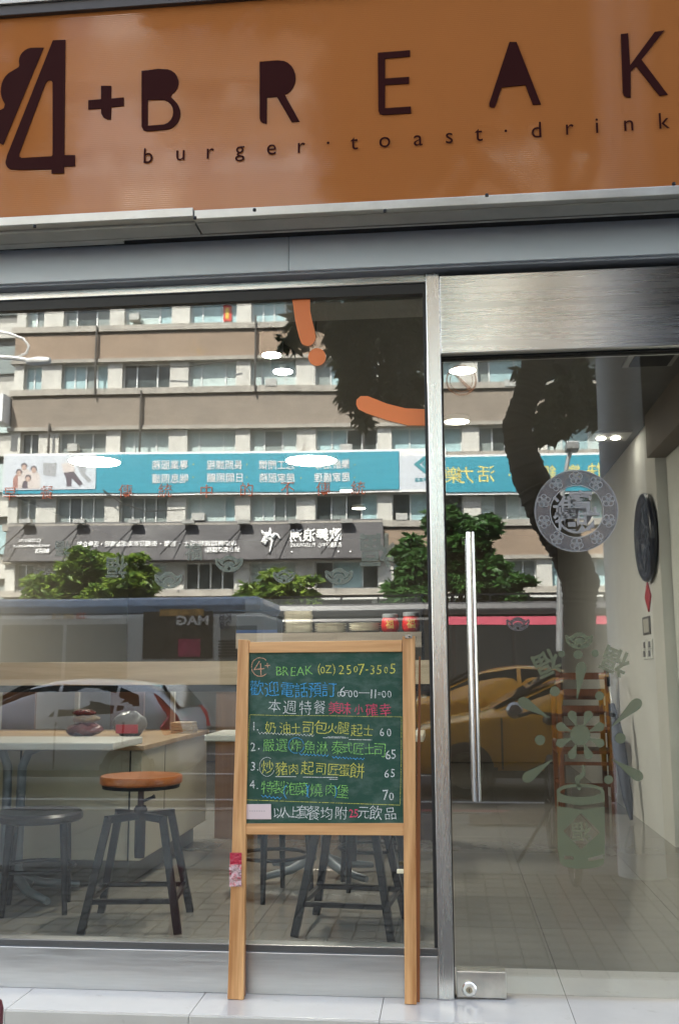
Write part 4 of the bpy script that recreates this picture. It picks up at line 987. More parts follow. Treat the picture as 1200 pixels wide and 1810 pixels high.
for pts_ in ([(185, 868), (215, 890), (260, 905), (330, 902)], [(262, 650), (330, 652), (420, 640)]):
    q_ = [Bl(*p) for p in pts_]; MB().tube([(u, .3, z_) for u, z_ in q_], .03, 5).build('cable', DRK, world=False).parent = bl
# neighbour on the left and its projecting white sign
nb = thing('neighbour_block', 'narrow grey building beside the office block across the street', 'building', (Bl(-60, 780)[0], -46, 0))
ul = Bl(14, 780)[0]
NB = mat('neighbour grey render', (.20, .20, .19), .8, var=.2)
MB().box(ul-14, ul-.6, -60, -46.5, -.6, 30).build('wall', NB, nb)
for k in range(7):
    MB().box(ul-14, ul-.55, -46.5, -46.2, 2.6+3.2*k, 3.4+3.2*k).build('ledge', CONCL, nb)
    for j in range(4): MB().box(ul-3.4-j*3, ul-1.2-j*3, -46.48, -46.4, 3.9+3.2*k, 5.4+3.2*k).build('window', random.choice(PANES), nb)
a_, b_ = Bl(5, 750), Bl(18, 702)
o = MB().box(a_[0]-.2, b_[0]+.05, -43.2, -41.9, a_[1], b_[1]).build('projecting_sign', mat('white sign box', (.8, .8, .8), .5)); tag(o, 'white box sign projecting from the corner of the office block', 'sign')
# distant blocks to close the street ends
for i, (x0, x1_, h_, c_) in enumerate(((-70, -36, 24, .26), (UR+1, UR+22, 20, .30), (UR+23, UR+50, 27, .22))):
    t = thing('street_block', ('tall grey', 'low pale', 'tall dark')[i]+' block '+('left of', 'directly right of', 'far right of')[i]+' the office block across the street', 'building', (x0, -46, 0))
    MB().box(x0, x1_, -62, -46.5, -.6, h_).build('wall', mat(f'block render {i}', (c_, c_*.95, c_*.88), .85, var=.15, vscale=.4), t)
    for r_ in range(int(h_/3.3)-1):
        MB().box(x0+1, x1_-1, -46.52, -46.42, 3.6+3.3*r_, 5.0+3.3*r_).build('window_band', PANES[(r_+i) % 4], t)
# banners
def banner(name, label, p0, p1, mt, w_=.22):
    u0, z1 = Bl(p0[0], p0[1]); u1, z0 = Bl(p1[0], p1[1])
    t = thing(name, label, 'banner', (0, -44, 0), rz=-TH)
    o = MB().box(u0, u1, w_, w_+.06, z0, z1).build('sheet', mt, world=False); o.parent = t
    return t, u0, u1, z0, z1
def bwrite(t, w_, items, mt, name='banner_writing'):
    """items: (text, centre px, centre py, height px[, width px]); reads rightly from the street, mirrored in the glass"""
    mb = MB()
    for it in items:
        u, z_ = Bl(it[1], it[2]); k = 48/1807
        v, f = glyph(it[0], it[5] if len(it) > 5 else .006); v = v*it[3]*k*1.08; v = v-(v.max(0)+v.min(0))/2
        if len(it) > 4 and it[4]: v[:, 0] *= it[4]*k/(v[:, 0].max()-v[:, 0].min())
        mb.add([(u-a_, w_, z_+b_) for a_, b_ in v], f)
    o = mb.build(name, mt, world=False); o.parent = t; return o
CYAN = mat('turquoise banner', (.035, .30, .40), .6, var=.05, vscale=.5); PALE = mat('pale banner panel', (.58, .62, .66), .6, var=.03); WH = mat('white print', (.78, .78, .76), .6)
YEL = mat('yellow print', (.70, .60, .18), .6)
bn, u0, u1, z0, z1 = banner('turquoise_banner', 'long turquoise banner of the care service on the block opposite', (12, 808), (706, 867), CYAN)
o = MB().box(u0-.05, u1+2.2, .20, .235, z0-.12, z1+.12).build('banner_edge', WH, world=False); o.parent = bn
def brect(t, x0, x1_, y0, y1_, mt, w_, name): 
    a_ = Bl(x0, y0); b_ = Bl(x1_, y1_); o = MB().box(a_[0], b_[0], w_, w_+.02, b_[1], a_[1]).build(name, mt, world=False); o.parent = t; return o
brect(bn, 12, 172, 808, 867, PALE, .285, 'photo_panel'); brect(bn, 703, 790, 807, 866, PALE, .22, 'logo_panel')
bwrite(bn, .30, [('專業服務', 303, 823, 17, 64), ('喘息照護', 303, 847, 17, 64), ('長照課程', 398, 823, 17, 64), ('日間照顧', 398, 846, 17, 64), ('志工關懷', 490, 822, 17, 64), ('居家服務', 490, 845, 17, 64), ('樂齡活動', 587, 821, 17, 62), ('居家護理', 587, 844, 17, 64)], WH)
bwrite(bn, .30, [('•', x, y_, 9) for x in (343, 437, 532, 627) for y_ in (822, 845)], YEL)
# logo diamond on the pale panel
mb = MB()
def polyb(t, pts, w_, mt, name, th=.02):
    q = [Bl(x, y_) for x, y_ in pts]; o = MB().prism([(u, w_, z_) for u, z_ in q], (0, th, 0)).build(name, mt, world=False); o.parent = t; return o
LG = mat('blue green logo', (.05, .28, .33), .5)
for s_ in (24, ):
    cx_, cy2 = 755, 822
    polyb(bn, [(cx_-s_, cy2), (cx_, cy2-19), (cx_+5, cy2-15), (cx_-s_+9, cy2), (cx_+5, cy2+16), (cx_, cy2+20)], .245, LG, 'logo_stroke')
    polyb(bn, [(cx_-s_+14, cy2), (cx_, cy2-11), (cx_+4, cy2-8), (cx_-4, cy2), (cx_+6, cy2+8), (cx_+1, cy2+12)], .245, LG, 'logo_stroke')
bwrite(bn, .25, [('民眾健康集團', 755, 850, 8, 44)], LG)
# the people photographed on the banner, as flat print
SK = mat('printed skin', (.50, .36, .30), .7); DKC = mat('printed dark cloth', (.12, .10, .12), .7); RDC = mat('printed rust cloth', (.38, .20, .17), .7); GRP = mat('printed grey', (.36, .37, .38), .7); LTC = mat('printed pale cloth', (.62, .56, .52), .7)
for x, y_, r, bm_ in ((38, 838, 5, RDC), (47, 827, 5, LTC), (64, 832, 5, LTC), (54, 848, 5, DKC)):
    polyb(bn, arc(x, y_+15, 11, 13, 180, 360, 8)+[(x+11, 866), (x-11, 866)], .306+x*1e-5, bm_, 'print_figure', .004)
    polyb(bn, arc(x, y_-1, r+.6, r+1, 150, 390, 10), .311+x*1e-5, DKC, 'print_hair', .004)
    polyb(bn, arc(x, y_+1, r-.8, r, 0, 330, 10), .316+x*1e-5, SK, 'print_face', .004)
polyb(bn, [(80, 820), (104, 820), (102, 845), (80, 842)], .306, GRP, 'print_window', .004)
polyb(bn, [(112, 822), (133, 819), (136, 836), (116, 838)], .306, LTC, 'print_figure', .004)
polyb(bn, [(116, 838), (134, 836), (150, 858), (144, 862), (130, 848), (130, 862), (122, 863), (120, 848)], .307, DKC, 'print_figure', .004)
polyb(bn, [(140, 824), (156, 826), (154, 840), (166, 852), (160, 856), (146, 842)], .306, GRP, 'print_figure', .004)
bn2, u0, u1, z0, z1 = banner('turquoise_banner', 'second turquoise banner with large yellow characters on the block opposite', (786, 810), (1180, 868), CYAN, .26)
o = MB().box(u0, u1, .24, .27, z0-.12, z1+.12).build('banner_edge', WH, world=False); o.parent = bn2
bwrite(bn2, .325, [('樂', 800, 842, 30), ('力', 822, 842, 30), ('活', 858, 840, 30), ('·', 898, 842, 30), ('銀', 966, 838, 26), ('樂', 1010, 836, 26), ('快', 1048, 834, 26)], YEL)
DKB = mat('dark grey awning', (.05, .047, .05), .6, var=.15, vscale=.6)
aw = thing('dark_banner', 'dark grey sloping awning sign of the dance school with white lettering', 'banner', (0, -44, 0), rz=-TH)
a_ = Bl(16, 927); b_ = Bl(678, 990)
MB().prism([(a_[0], .05, a_[1]), (b_[0], .05, a_[1]), (b_[0], .62, b_[1]), (a_[0], .62, b_[1])], (0, .02, .05)).build('awning_sheet', DKB, aw, world=False).parent = aw
def awrite(items, mt):
    mb = MB(); k = 48/1807; sl_ = (.62-.05)/(b_[1]-a_[1])
    for it in items:
        u, z_ = Bl(it[1], it[2]); v, f = glyph(it[0], it[5] if len(it) > 5 else .008); v = v*it[3]*k*1.08; v = v-(v.max(0)+v.min(0))/2
        if len(it) > 4 and it[4]: v[:, 0] *= it[4]*k/(v[:, 0].max()-v[:, 0].min())
        mb.add([(u-p_, .05+(z_+q_-a_[1])*sl_+.10, z_+q_) for p_, q_ in v], f)
    o = mb.build('awning_writing', mt, world=False); o.parent = aw
awrite([('歌舞浪潮', 560, 948, 24, 92, .02), ('表演藝術中心', 585, 966, 9, 42), ('FLUXWAVE', 537, 966, 9, 44), ('專業舞蹈課程/爵士・芭蕾・街舞', 340, 962, 10, 160), ('綜合表演課程/', 395, 973, 10, 60),
        ('02-25670196', 58, 957, 8, 40), ('www.fluxwave.com.tw', 62, 966, 8, 66), ('舞蹈招募', 82, 976, 9, 26), ('藝術表演/創意課程・活動企劃', 205, 963, 10, 130)], WH)
awrite([('•', x, 978, 11) for x in (518, 600, 621)], WH)
mb = MB(); 
def swirl(pts, r0, r1):
    q = []
    for x, y_ in pts:
        u, z_ = Bl(x, y_); q.append((u, .05+(z_-a_[1])*((.57)/(b_[1]-a_[1]))+.11, z_))
    mb.tube(q, list(np.linspace(r0, r1, len(q))), 6)
swirl([(478, 980), (480, 968), (482, 958), (476, 952), (468, 952), (466, 958), (472, 961)], .03, .14); swirl([(476, 950), (470, 945), (464, 943), (462, 938)], .15, .03)
swirl([(478, 950), (476, 944), (478, 938), (476, 934)], .13, .03); swirl([(481, 952), (486, 946), (491, 947), (496, 954)], .15, .03)
mb.build('awning_logo', WH, world=False).parent = aw
for x in (52, 146, 243, 338, 432, 522, 615):
    p_ = Bl(x, 926); t = thing('awning_lamp', f'small floodlight on an arm over the dark awning, above pixel column of window pier', 'lamp', (0, -44, 0), rz=-TH, group='floodlights over the dark awning')
    t['label'] = {52: 'leftmost', 146: 'second', 243: 'third', 338: 'fourth', 432: 'fifth', 522: 'sixth', 615: 'seventh'}[x]+' from the left of the small floodlights over the dark awning'
    q_ = Bl(x-44, 985)
    MB().tube([(p_[0], .1, p_[1]), (q_[0], 1.3, q_[1])], .025, 6).build('arm', BLACKM, t, world=False).parent = t
    MB().box(p_[0]-.3, p_[0]+.25, .25, .6, p_[1]-.05, p_[1]+.14).build('lamp_head', ALU, t, world=False).parent = t

# ---------------------------------------------------------------- trees
def leaves(name, pts, size, mt, parent, droop=.6, seed=1, asp=.42):
    rg = np.random.default_rng(seed); n = len(pts)
    th = rg.uniform(0, 2*PI, n); dz = -rg.uniform(.1, 1.0, n)*droop+rg.normal(0, .35, n)
    d = np.stack([np.cos(th), np.sin(th), dz], 1); d /= np.linalg.norm(d, axis=1)[:, None]
    r = rg.normal(0, 1, (n, 3)); s_ = np.cross(d, r); s_ /= np.linalg.norm(s_, axis=1)[:, None]
    L_ = size*rg.uniform(.65, 1.25, n)[:, None]; W_ = L_*asp*.5
    nn = np.cross(d, s_)
    v = np.stack([pts, pts+d*L_*.4+s_*W_, pts+d*L_*.35-nn*W_*.35, pts+d*L_*.4-s_*W_, pts+d*L_], 1).reshape(-1, 3)
    i = np.arange(n)*5
    f = np.stack([i, i+1, i+2, i, i+2, i+3, i+1, i+4, i+2, i+2, i+4, i+3], 1).reshape(-1)
    me = bpy.data.meshes.new(name); me.vertices.add(len(v)); me.vertices.foreach_set('co', v.ravel().astype(np.float32))
    me.loops.add(len(f)); me.loops.foreach_set('vertex_index', f.astype(np.int32)); k = len(f)//3
    me.polygons.add(k); me.polygons.foreach_set('loop_start', np.arange(0, len(f), 3, dtype=np.int32)); me.polygons.foreach_set('loop_total', np.full(k, 3, dtype=np.int32))
    me.update(); me.validate(); me.materials.append(mt)
    o = bpy.data.objects.new(name, me); COL.objects.link(o)
    if parent: put(o, parent)
    return tag(o, kind='stuff')
def leafmat(name, c, c2, trans=.35):
    M = bpy.data.materials.new(name); M.use_nodes = True; nt = M.node_tree; N = nt.nodes; L = nt.links; b = N['Principled BSDF']
    tc = N.new('ShaderNodeTexCoord'); n = N.new('ShaderNodeTexNoise'); n.inputs['Scale'].default_value = 3.5; n.inputs['Detail'].default_value = 5; L.new(tc.outputs['Object'], n.inputs[0])
    cr = N.new('ShaderNodeValToRGB'); cr.color_ramp.elements[0].position = .38; cr.color_ramp.elements[1].position = .62; cr.color_ramp.elements[0].color = (*c, 1); cr.color_ramp.elements[1].color = (*c2, 1)
    L.new(n.outputs[0], cr.inputs[0]); L.new(cr.outputs[0], b.inputs['Base Color']); b.inputs['Roughness'].default_value = .5
    tl = N.new('ShaderNodeBsdfTranslucent'); L.new(cr.outputs[0], tl.inputs[0]); mx = N.new('ShaderNodeMixShader'); mx.inputs[0].default_value = trans
    L.new(b.outputs[0], mx.inputs[1]); L.new(tl.outputs[0], mx.inputs[2]); L.new(mx.outputs[0], N['Material Output'].inputs['Surface']); return M
LF1 = leafmat('yellow green ficus leaf', (.05, .12, .018), (.22, .32, .035)); LF2 = leafmat('dark tree leaf', (.10, .115, .05), (.17, .18, .08), .2); LF3 = leafmat('fir green leaf', (.03, .09, .02), (.07, .17, .035))  # median ficus leaves vary from green to yellow green by noise
BARK = mat('dark bark', (.075, .055, .042), .9, var=.35, vscale=9, bump=1, bscale=25, stretch=(1, 1, .3))
def clump(c, r, n, rg, shell=.35):
    d = rg.normal(0, 1, (n, 3)); d /= np.linalg.norm(d, axis=1)[:, None]
    return np.array(c)+d*np.array(r)*(rg.uniform(0, 1, n)**shell)[:, None]
# median trees: crowns given by mirrored-photo centre and radii in px at distance y
def median_tree(label, blobs, y, mt, seed, trunk, nper=900, size=.24, droop=.5):
    rg = np.random.default_rng(seed); k = (y+3.6)/1807
    b0 = Vm(trunk[0], trunk[1], y); t = thing('street_tree', label, 'tree', (b0[0], -y, ROADZ), group='trees on the median strip')
    pts = []
    for px, py, rx, ry in blobs:
        c_ = Vm(px, py, y); nsub = 20
        for s_ in range(nsub):
            cc_ = c_+rg.normal(0, .42, 3)*np.array([rx*k, rx*k*.9, ry*k])
            pts.append(clump(cc_, (rx*k*.34*rg.uniform(.6, 1.3), rx*k*.34, ry*k*.28*rg.uniform(.6, 1.2)), int(nper*rx*ry/900/nsub*1.7)+12, rg))
    leaves('crown', np.concatenate(pts), size, mt, t, droop, seed)
    mb = MB(); c_ = Vm(blobs[0][0], blobs[0][1], y)
    mb.tube([(b0[0], -y, ROADZ), (b0[0]+.1, -y, c_[2]*.5), (c_[0], -y, c_[2])], [.16, .12, .08], 8)
    for px, py, rx, ry in blobs[1:]:
        q = Vm(px, py, y); mb.tube([(b0[0]+.1, -y, c_[2]*.45), (q[0], q[1], q[2])], [.07, .03], 6)
    mb.build('trunk', BARK, t, smooth=True)
median_tree('bushy sunlit ficus on the median behind the bus, left', [(150, 1015, 60, 40), (215, 1000, 55, 35), (80, 1035, 40, 25), (255, 1030, 40, 28), (160, 985, 40, 20), (120, 1045, 50, 25), (220, 1045, 50, 20)], 26, LF1, 3, (160, 1100))
median_tree('small sunlit ficus on the median behind the shelf', [(490, 1040, 48, 32), (530, 1060, 34, 24), (455, 1055, 38, 22), (490, 1020, 28, 16), (500, 1085, 50, 24)], 25, LF1, 4, (495, 1150))
median_tree('tall feathery green tree on the median beside the door', [(735, 1000, 40, 60), (820, 960, 52, 46), (860, 1010, 50, 38), (900, 1035, 42, 22), (820, 1030, 60, 32), (725, 1050, 45, 40), (850, 930, 35, 24), (790, 920, 34, 20)], 24, LF3, 5, (800, 1200), 1100, .26, .3)
median_tree('young tree in the gap behind the bus', [(285, 1110, 22, 26), (280, 1090, 16, 16)], 22, LF1, 6, (285, 1180), 700)
# big street tree in the soil pit
rg = np.random.default_rng(11); YT = 4.75
def T(px, py, y=YT): return Vm(px, py, y)
bt = thing('street_tree', 'leaning dark street tree with S shaped trunk growing from the soil pit', 'tree', tuple(T(1028, 1445)))
tp = [(1028, 1448, 60), (1027, 1350, 33), (1027, 1200, 29), (1024, 1080, 28), (1026, 1030, 34), (1008, 980, 33), (982, 930, 36), (958, 885, 35), (936, 840, 31), (920, 790, 28), (913, 750, 26), (926, 710, 24), (938, 675, 25), (950, 640, 28), (962, 590, 30), (975, 520, 30)]
kk = (YT+3.6)/1807
mb = MB(); pp = []; 
for i in range(len(tp)-1):
    for s_ in np.linspace(0, 1, 12, endpoint=False):
        a_ = np.array(tp[i]); b_ = np.array(tp[i+1]); q = a_+(b_-a_)*s_
        pp.append((T(q[0], q[1]), q[2]*kk*random.uniform(.93, 1.06)))
mb.tube([p for p, r in pp], [r for p, r in pp], 16)
br = [[(972, 560), (1000, 500), (1040, 420), (1080, 300)], [(968, 570), (900, 480), (800, 400), (700, 330), (560, 300)], [(945, 660), (985, 655), (1000, 690)], [(985, 655), (1020, 620), (1040, 640)], [(975, 540), (980, 400), (960, 200), (930, 0)], [(850, 430), (780, 520), (720, 560), (660, 600)]]
for b_ in br:
    q = [T(x, y_, YT+.1*i) for i, (x, y_) in enumerate(b_)]; mb.tube(q, list(np.linspace(.10, .025, len(q))), 8)
mb.build('trunk', BARK, bt, smooth=True)
pts = []
def blobpx(px, py, rx, ry, n, dy=0, seedy=0):
    k = (YT+dy+3.6)/1807; pts.append(clump(T(px, py, YT+dy), (rx*k, rx*k*.8, ry*k), n, rg, .45))
# hanging foliage in the window
for a_ in ((640, 560, 70, 50, 900), (690, 600, 65, 60, 1100), (735, 560, 50, 80, 800), (610, 590, 38, 45, 420), (625, 640, 34, 42, 380), (650, 690, 30, 42, 360), (700, 670, 45, 38, 500), (730, 690, 30, 25, 220), (615, 690, 18, 38, 110), (640, 735, 16, 18, 70),
           (535, 570, 32, 30, 130), (518, 600, 26, 22, 90), (560, 545, 34, 25, 160), (530, 545, 30, 20, 80)): blobpx(*a_)
for a_ in ((1010, 690, 42, 34, 380), (1040, 705, 24, 28, 160), (990, 740, 36, 26, 220), (965, 765, 18, 14, 50), (1050, 735, 16, 20, 60), (980, 700, 30, 26, 160), (1020, 655, 30, 22, 160), (955, 735, 22, 16, 50), (925, 650, 16, 14, 26), (920, 680, 8, 6, 8)): blobpx(*a_)
leaves('crown', np.concatenate(pts), .125, LF2, bt, 1.3, 12)
pts = []  # unseen upper leaves shaped to keep sky off the sign, gap left for its streak
for a_ in ((700, 400, 120, 110, 1900), (1120, 330, 120, 90, 1300), (800, 280, 220, 130, 3000), (1050, 260, 170, 140, 2400), (640, 430, 70, 80, 600), (900, 100, 260, 170, 3000), (650, 120, 200, 110, 2200), (1180, 120, 200, 180, 1800),
           (420, 60, 160, 110, 1500), (90, 200, 75, 190, 1300), (60, 350, 60, 70, 300), (200, 40, 120, 60, 600)): blobpx(*a_, dy=.3)
for gx in range(640, 1500, 85):
    for gy in range(-60, 210 if 690 < gx < 960 else 380, 85): blobpx(gx+random.uniform(-20, 20), gy+random.uniform(-15, 15), 62, 58, 520, dy=random.uniform(.2, 1.2))
for gx in range(-260, 160, 85):
    for gy in range(-60, 430, 85): blobpx(gx+random.uniform(-15, 15), gy, 55, 58, 420, dy=random.uniform(.2, 1.0))
for gx in range(170, 640, 85):
    for gy in (-60, 20, 95)+((170,) if gx > 330 else ()): blobpx(gx, gy, 58, 55, 420, dy=random.uniform(.2, 1.0))
leaves('upper_screen_crown', np.concatenate(pts), .15, LF2, bt, .9, 13)
# arcade column
cc = thing('arcade_column', 'thick grey round arcade column by the pavement', 'column', (0, 0, 0))
p_ = Vm(1075, 900, 2.75)
MB().lathe([(.14, -.15), (.14, 3.1), (.17, 3.15), (.17, 3.25), (.14, 3.3), (.14, 6.5)], (p_[0]+.13, -2.9, 0), 40).build('shaft', mat('blue grey painted column', (.78, .80, .84), .45, var=.06), cc, smooth=True)
MB().box(p_[0]+.20, p_[0]+2.4, -3.2, -2.85, -.15, 4.5).build('side_wall', mat('dark blocking wall', (.06, .055, .05), .8), cc)  # unseen dark wall added so the opposite block drops out of the glass
tag(cc)
# street lamps
GAL = mat('galvanised grey', (.40, .41, .41), .4, .6)
lp = thing('street_lamp', 'grey street lamp with square head on a slim pole across the street', 'street lamp', (0, 0, 0))
mb = MB().tube([Vm(987, 1150, 20)]+[Vm(989, 980, 20), Vm(993, 870, 20), Vm(1003, 812, 20), Vm(1008, 795, 20)], [.08, .07, .06, .05, .05], 8); mb.build('pole', GAL, lp, smooth=True)
q = Vm(1009, 790, 20); MB().box(q[0]-.14, q[0]+.16, q[1]-.25, q[1]+.25, q[2]-.09, q[2]+.10).build('lamp_head', GAL, lp, bevel=.02)
lp = thing('street_lamp', 'white street lamp with a hooped arm at the left end of the block', 'street lamp', (0, 0, 0))
mb = MB(); y_ = 18
mb.tube([Vm(-40, 628, y_), Vm(20, 631, y_), Vm(55, 636, y_)], .05, 8); mb.tube([Vm(26, 631, y_), Vm(45, 623, y_), Vm(50, 610, y_), Vm(40, 597, y_), Vm(15, 588, y_), Vm(-20, 582, y_)], .03, 8)
mb.tube([Vm(-40, 1200, y_), Vm(-40, 580, y_)], [.10, .07], 8); mb.build('arm', mat('white lamp metal', (.7, .7, .68), .4), lp, smooth=True)
q = Vm(66, 637, y_); MB().lathe([(0, -.32), (.08, -.25), (.11, 0), (.08, .28), (0, .32)], q, 12, 'x').build('lamp_head', mat('white lamp metal', (.7, .7, .68), .4), lp, smooth=True)

# ---------------------------------------------------------------- vehicles
TYRE = mat('tyre rubber', (.015, .015, .016), .8); RIM = mat('alloy rim', (.5, .5, .5), .3, .9); CGL = mat('car glass', (.012, .015, .018), .05, spec=.8)
def car(name, label, loc, rz, paint, hatch=False, sx=1.0, group=None):
    t = thing(name, label, 'car', loc, rz=rz, group=group)
    # stations: x, z bottom, belt, roof, half width bottom/belt/roof ; front is -x
    if hatch:
        st_ = [(-2.0, .35, .62, .64, .60, .62, .55), (-1.85, .22, .74, .78, .76, .80, .70), (-1.3, .2, .88, .93, .82, .85, .74), (-.95, .2, .93, 1.05, .83, .86, .72), (-.2, .2, .96, 1.44, .83, .86, .62), (.4, .2, .99, 1.50, .83, .86, .63), (1.1, .2, 1.02, 1.47, .83, .86, .62), (1.55, .2, 1.05, 1.40, .82, .85, .60), (1.85, .25, 1.02, 1.12, .78, .80, .66), (1.95, .35, .80, .85, .70, .72, .62)]
    else:
        st_ = [(-2.25, .35, .60, .62, .62, .64, .56), (-2.1, .22, .72, .75, .78, .80, .70), (-1.5, .2, .88, .92, .84, .87, .76), (-1.0, .2, .93, 1.0, .85, .88, .74), (-.25, .2, .96, 1.38, .85, .88, .62), (.3, .2, .97, 1.45, .85, .88, .62), (.9, .2, .98, 1.42, .85, .88, .62), (1.5, .2, 1.0, 1.16, .85, .87, .66), (2.0, .22, .98, 1.03, .82, .84, .70), (2.25, .4, .85, .88, .70, .74, .64)]
    v = []; 
    for x, z0_, zb_, zr_, w0, w1, w2 in st_:
        zm = (z0_+zb_)/2
        ring = [(0, z0_), (w0*.96, z0_), (w0+.02, zm), (w1, zb_-.03), (w1-.03, zb_+.02), (w2+.03, zr_-.05), (w2-.10, zr_), (0, zr_+.015)]
        ring = ring+[(-a_, b_) for a_, b_ in ring[-2:0:-1]]
        v.append([(x, a_, b_) for a_, b_ in ring])
    n = len(v[0]); flat = [p for r in v for p in r]
    f = [(i*n+j, i*n+(j+1) % n, (i+1)*n+(j+1) % n, (i+1)*n+j) for i in range(len(v)-1) for j in range(n)]+[tuple(range(n)), tuple(range((len(v)-1)*n+n-1, (len(v)-1)*n-1, -1))]
    o = MB().add(flat, f).build('body', paint, t, smooth=True, world=False, sharp=60)
    sd = o.modifiers.new('s', 'SUBSURF'); sd.levels = 2; sd.render_levels = 2
    def sy_(x, z_):                       # half width of the glasshouse
        for a_, b_ in zip(st_[:-1], st_[1:]):
            if a_[0] <= x <= b_[0]:
                u = (x-a_[0])/(b_[0]-a_[0]); zb_ = a_[2]+(b_[2]-a_[2])*u; zr_ = a_[3]+(b_[3]-a_[3])*u; w1 = a_[5]+(b_[5]-a_[5])*u; w2 = a_[6]+(b_[6]-a_[6])*u
                q = min(1, max(0, (z_-zb_)/(zr_-zb_+1e-6))); return w1-.03+(w2+.0-w1)*q
        return .8
    wins = [[(-.95, 1.0), (-.22, 1.33), (.25, 1.40), (.25, .99)], [(.31, .99), (.31, 1.40), (.85, 1.37), (1.25, 1.2), (1.3, 1.02)]]
    if hatch: wins = [[(-.95, 1.0), (-.25, 1.35), (.22, 1.42), (.22, 1.0)], [(.27, 1.0), (.27, 1.42), (1.02, 1.40), (1.02, 1.04)], [(1.06, 1.07), (1.06, 1.38), (1.32, 1.28), (1.36, 1.14)]]
    for s_ in (-1, 1):
        for wn in wins:
            MB().prism([(x, s_*(sy_(x, z_)-.005), z_) for x, z_ in wn], (0, s_*.02, 0)).build('side_window', CGL, t, world=False)
        MB().lathe([(0, -.05), (.07, -.045), (.10, 0), (.07, .05), (0, .055)], (-.78, s_*.98, 1.02), 12, 'y').build('mirror', paint if hatch else RIM, t, smooth=True, world=False)
        MB().tube([(.18 if not hatch else .1, s_*.885, .86), (.32, s_*.89, .865)], .014, 6).build('door_handle', paint, t, world=False)
        for x in (-1.35, 1.35) if not hatch else (-1.3, 1.22):
            wh = MB().lathe([(.20, -.10), (.31, -.10), (.325, -.06), (.325, .06), (.31, .10), (.20, .10)], (x, s_*.80, .325), 28, 'y').build('wheel', TYRE, t, smooth=True, world=False)
            mb = MB().lathe([(0, -.03), (.06, -.03), (.06, .03), (0, .03)], (x, s_*.87, .325), 12, 'y')
            for k in range(8):
                a_ = k*PI/4; mb.bar((x, s_*.88, .325), (x+.2*math.cos(a_), s_*.87, .325+.2*math.sin(a_)), .04, .02)
            mb.lathe([(.19, -.03), (.21, -.03), (.21, .03), (.19, .03)], (x, s_*.87, .325), 24, 'y'); mb.build('rim', RIM, wh, world=False)
            MB().lathe([(0, -.01), (.37, -.01), (.37, .01), (0, .01)], (x, s_*.79, .34), 24, 'y', caps=False).build('wheel_arch', BLACK, t, world=False)
        xe = 1.9 if hatch else 2.15
        if hatch: MB().prism([(1.55, s_*.80, 1.30), (1.66, s_*.82, 1.22), (1.86, s_*.79, 1.0), (1.92, s_*.74, .80), (1.72, s_*.86, .76), (1.66, s_*.87, .86), (1.76, s_*.85, 1.0), (1.62, s_*.82, 1.18)], (.03, s_*.02, 0)).build('tail_light', mat('red tail lamp', (.75, .01, .015), .15), t, world=False)
        else: MB().box(xe-.1, xe+.02, min(s_*.5, s_*.78), max(s_*.5, s_*.78), .78, .92).build('tail_light', mat('red tail lamp', (.75, .01, .015), .15), t, world=False)
        MB().box(-(2.0 if hatch else 2.2), -(1.85 if hatch else 2.05), min(s_*.45, s_*.72), max(s_*.45, s_*.72), .6, .7).build('headlight', mat('head lamp', (.6, .6, .6), .1), t, world=False)
    for s_ in (-1, 1):
        for xs_ in (-.93, .27, 1.18):
            mb = MB(); z_ = .32
            q = [(xs_, s_*(.895 if zz_ < .85 else .872), zz_) for zz_ in (.34, .5, .65, .8, .93)]
            mb.tube(q, .012, 4); mb.build('door_seam', BLACK, t, world=False)
        MB().box(-1.0, 1.0, min(s_*.86, s_*.9), max(s_*.86, s_*.9), .24, .32).build('sill', BLACKM, t, world=False)
    wf = [(-.98, 1.02), (-.28, 1.40)]
    MB().prism([(wf[0][0], -.68, wf[0][1]), (wf[0][0], .68, wf[0][1]), (wf[1][0], .56, wf[1][1]), (wf[1][0], -.56, wf[1][1])], (-.03, 0, .03)).build('windscreen', CGL, t, world=False)
    xr = [(1.84, 1.08), (1.58, 1.38)] if hatch else [(1.5, 1.12), (.98, 1.40)]
    MB().prism([(xr[0][0], -.62, xr[0][1]), (xr[0][0], .62, xr[0][1]), (xr[1][0], .52, xr[1][1]), (xr[1][0], -.52, xr[1][1])], (.03, 0, .03)).build('rear_window', CGL, t, world=False)
    if sx != 1: t.scale = (sx, sx, sx)
    return t
SILVER = mat('silver car paint', (.86, .88, .90), .2, .1, coat=.5); YELP = mat('taxi yellow paint', (.92, .42, .012), .25, coat=.6)
q = Vm(345, 1260, 9.2)
car('hatchback', 'silver hatchback driving past on the near lane', (q[0]-1.87, -9.5, ROADZ), 0, SILVER, True, sx=.935)
q = G(822, 1398, ROADZ); 
car('taxi', 'yellow taxi on the near lane behind the tree', (q[0]+1.35, -q[1], ROADZ), 0, YELP, group='yellow taxis')
car('taxi', 'yellow taxi on the second lane beyond the first', (Vm(900, 1195, 12.6)[0]-.2, -12.8, ROADZ), 0, YELP, sx=1.08, group='yellow taxis')
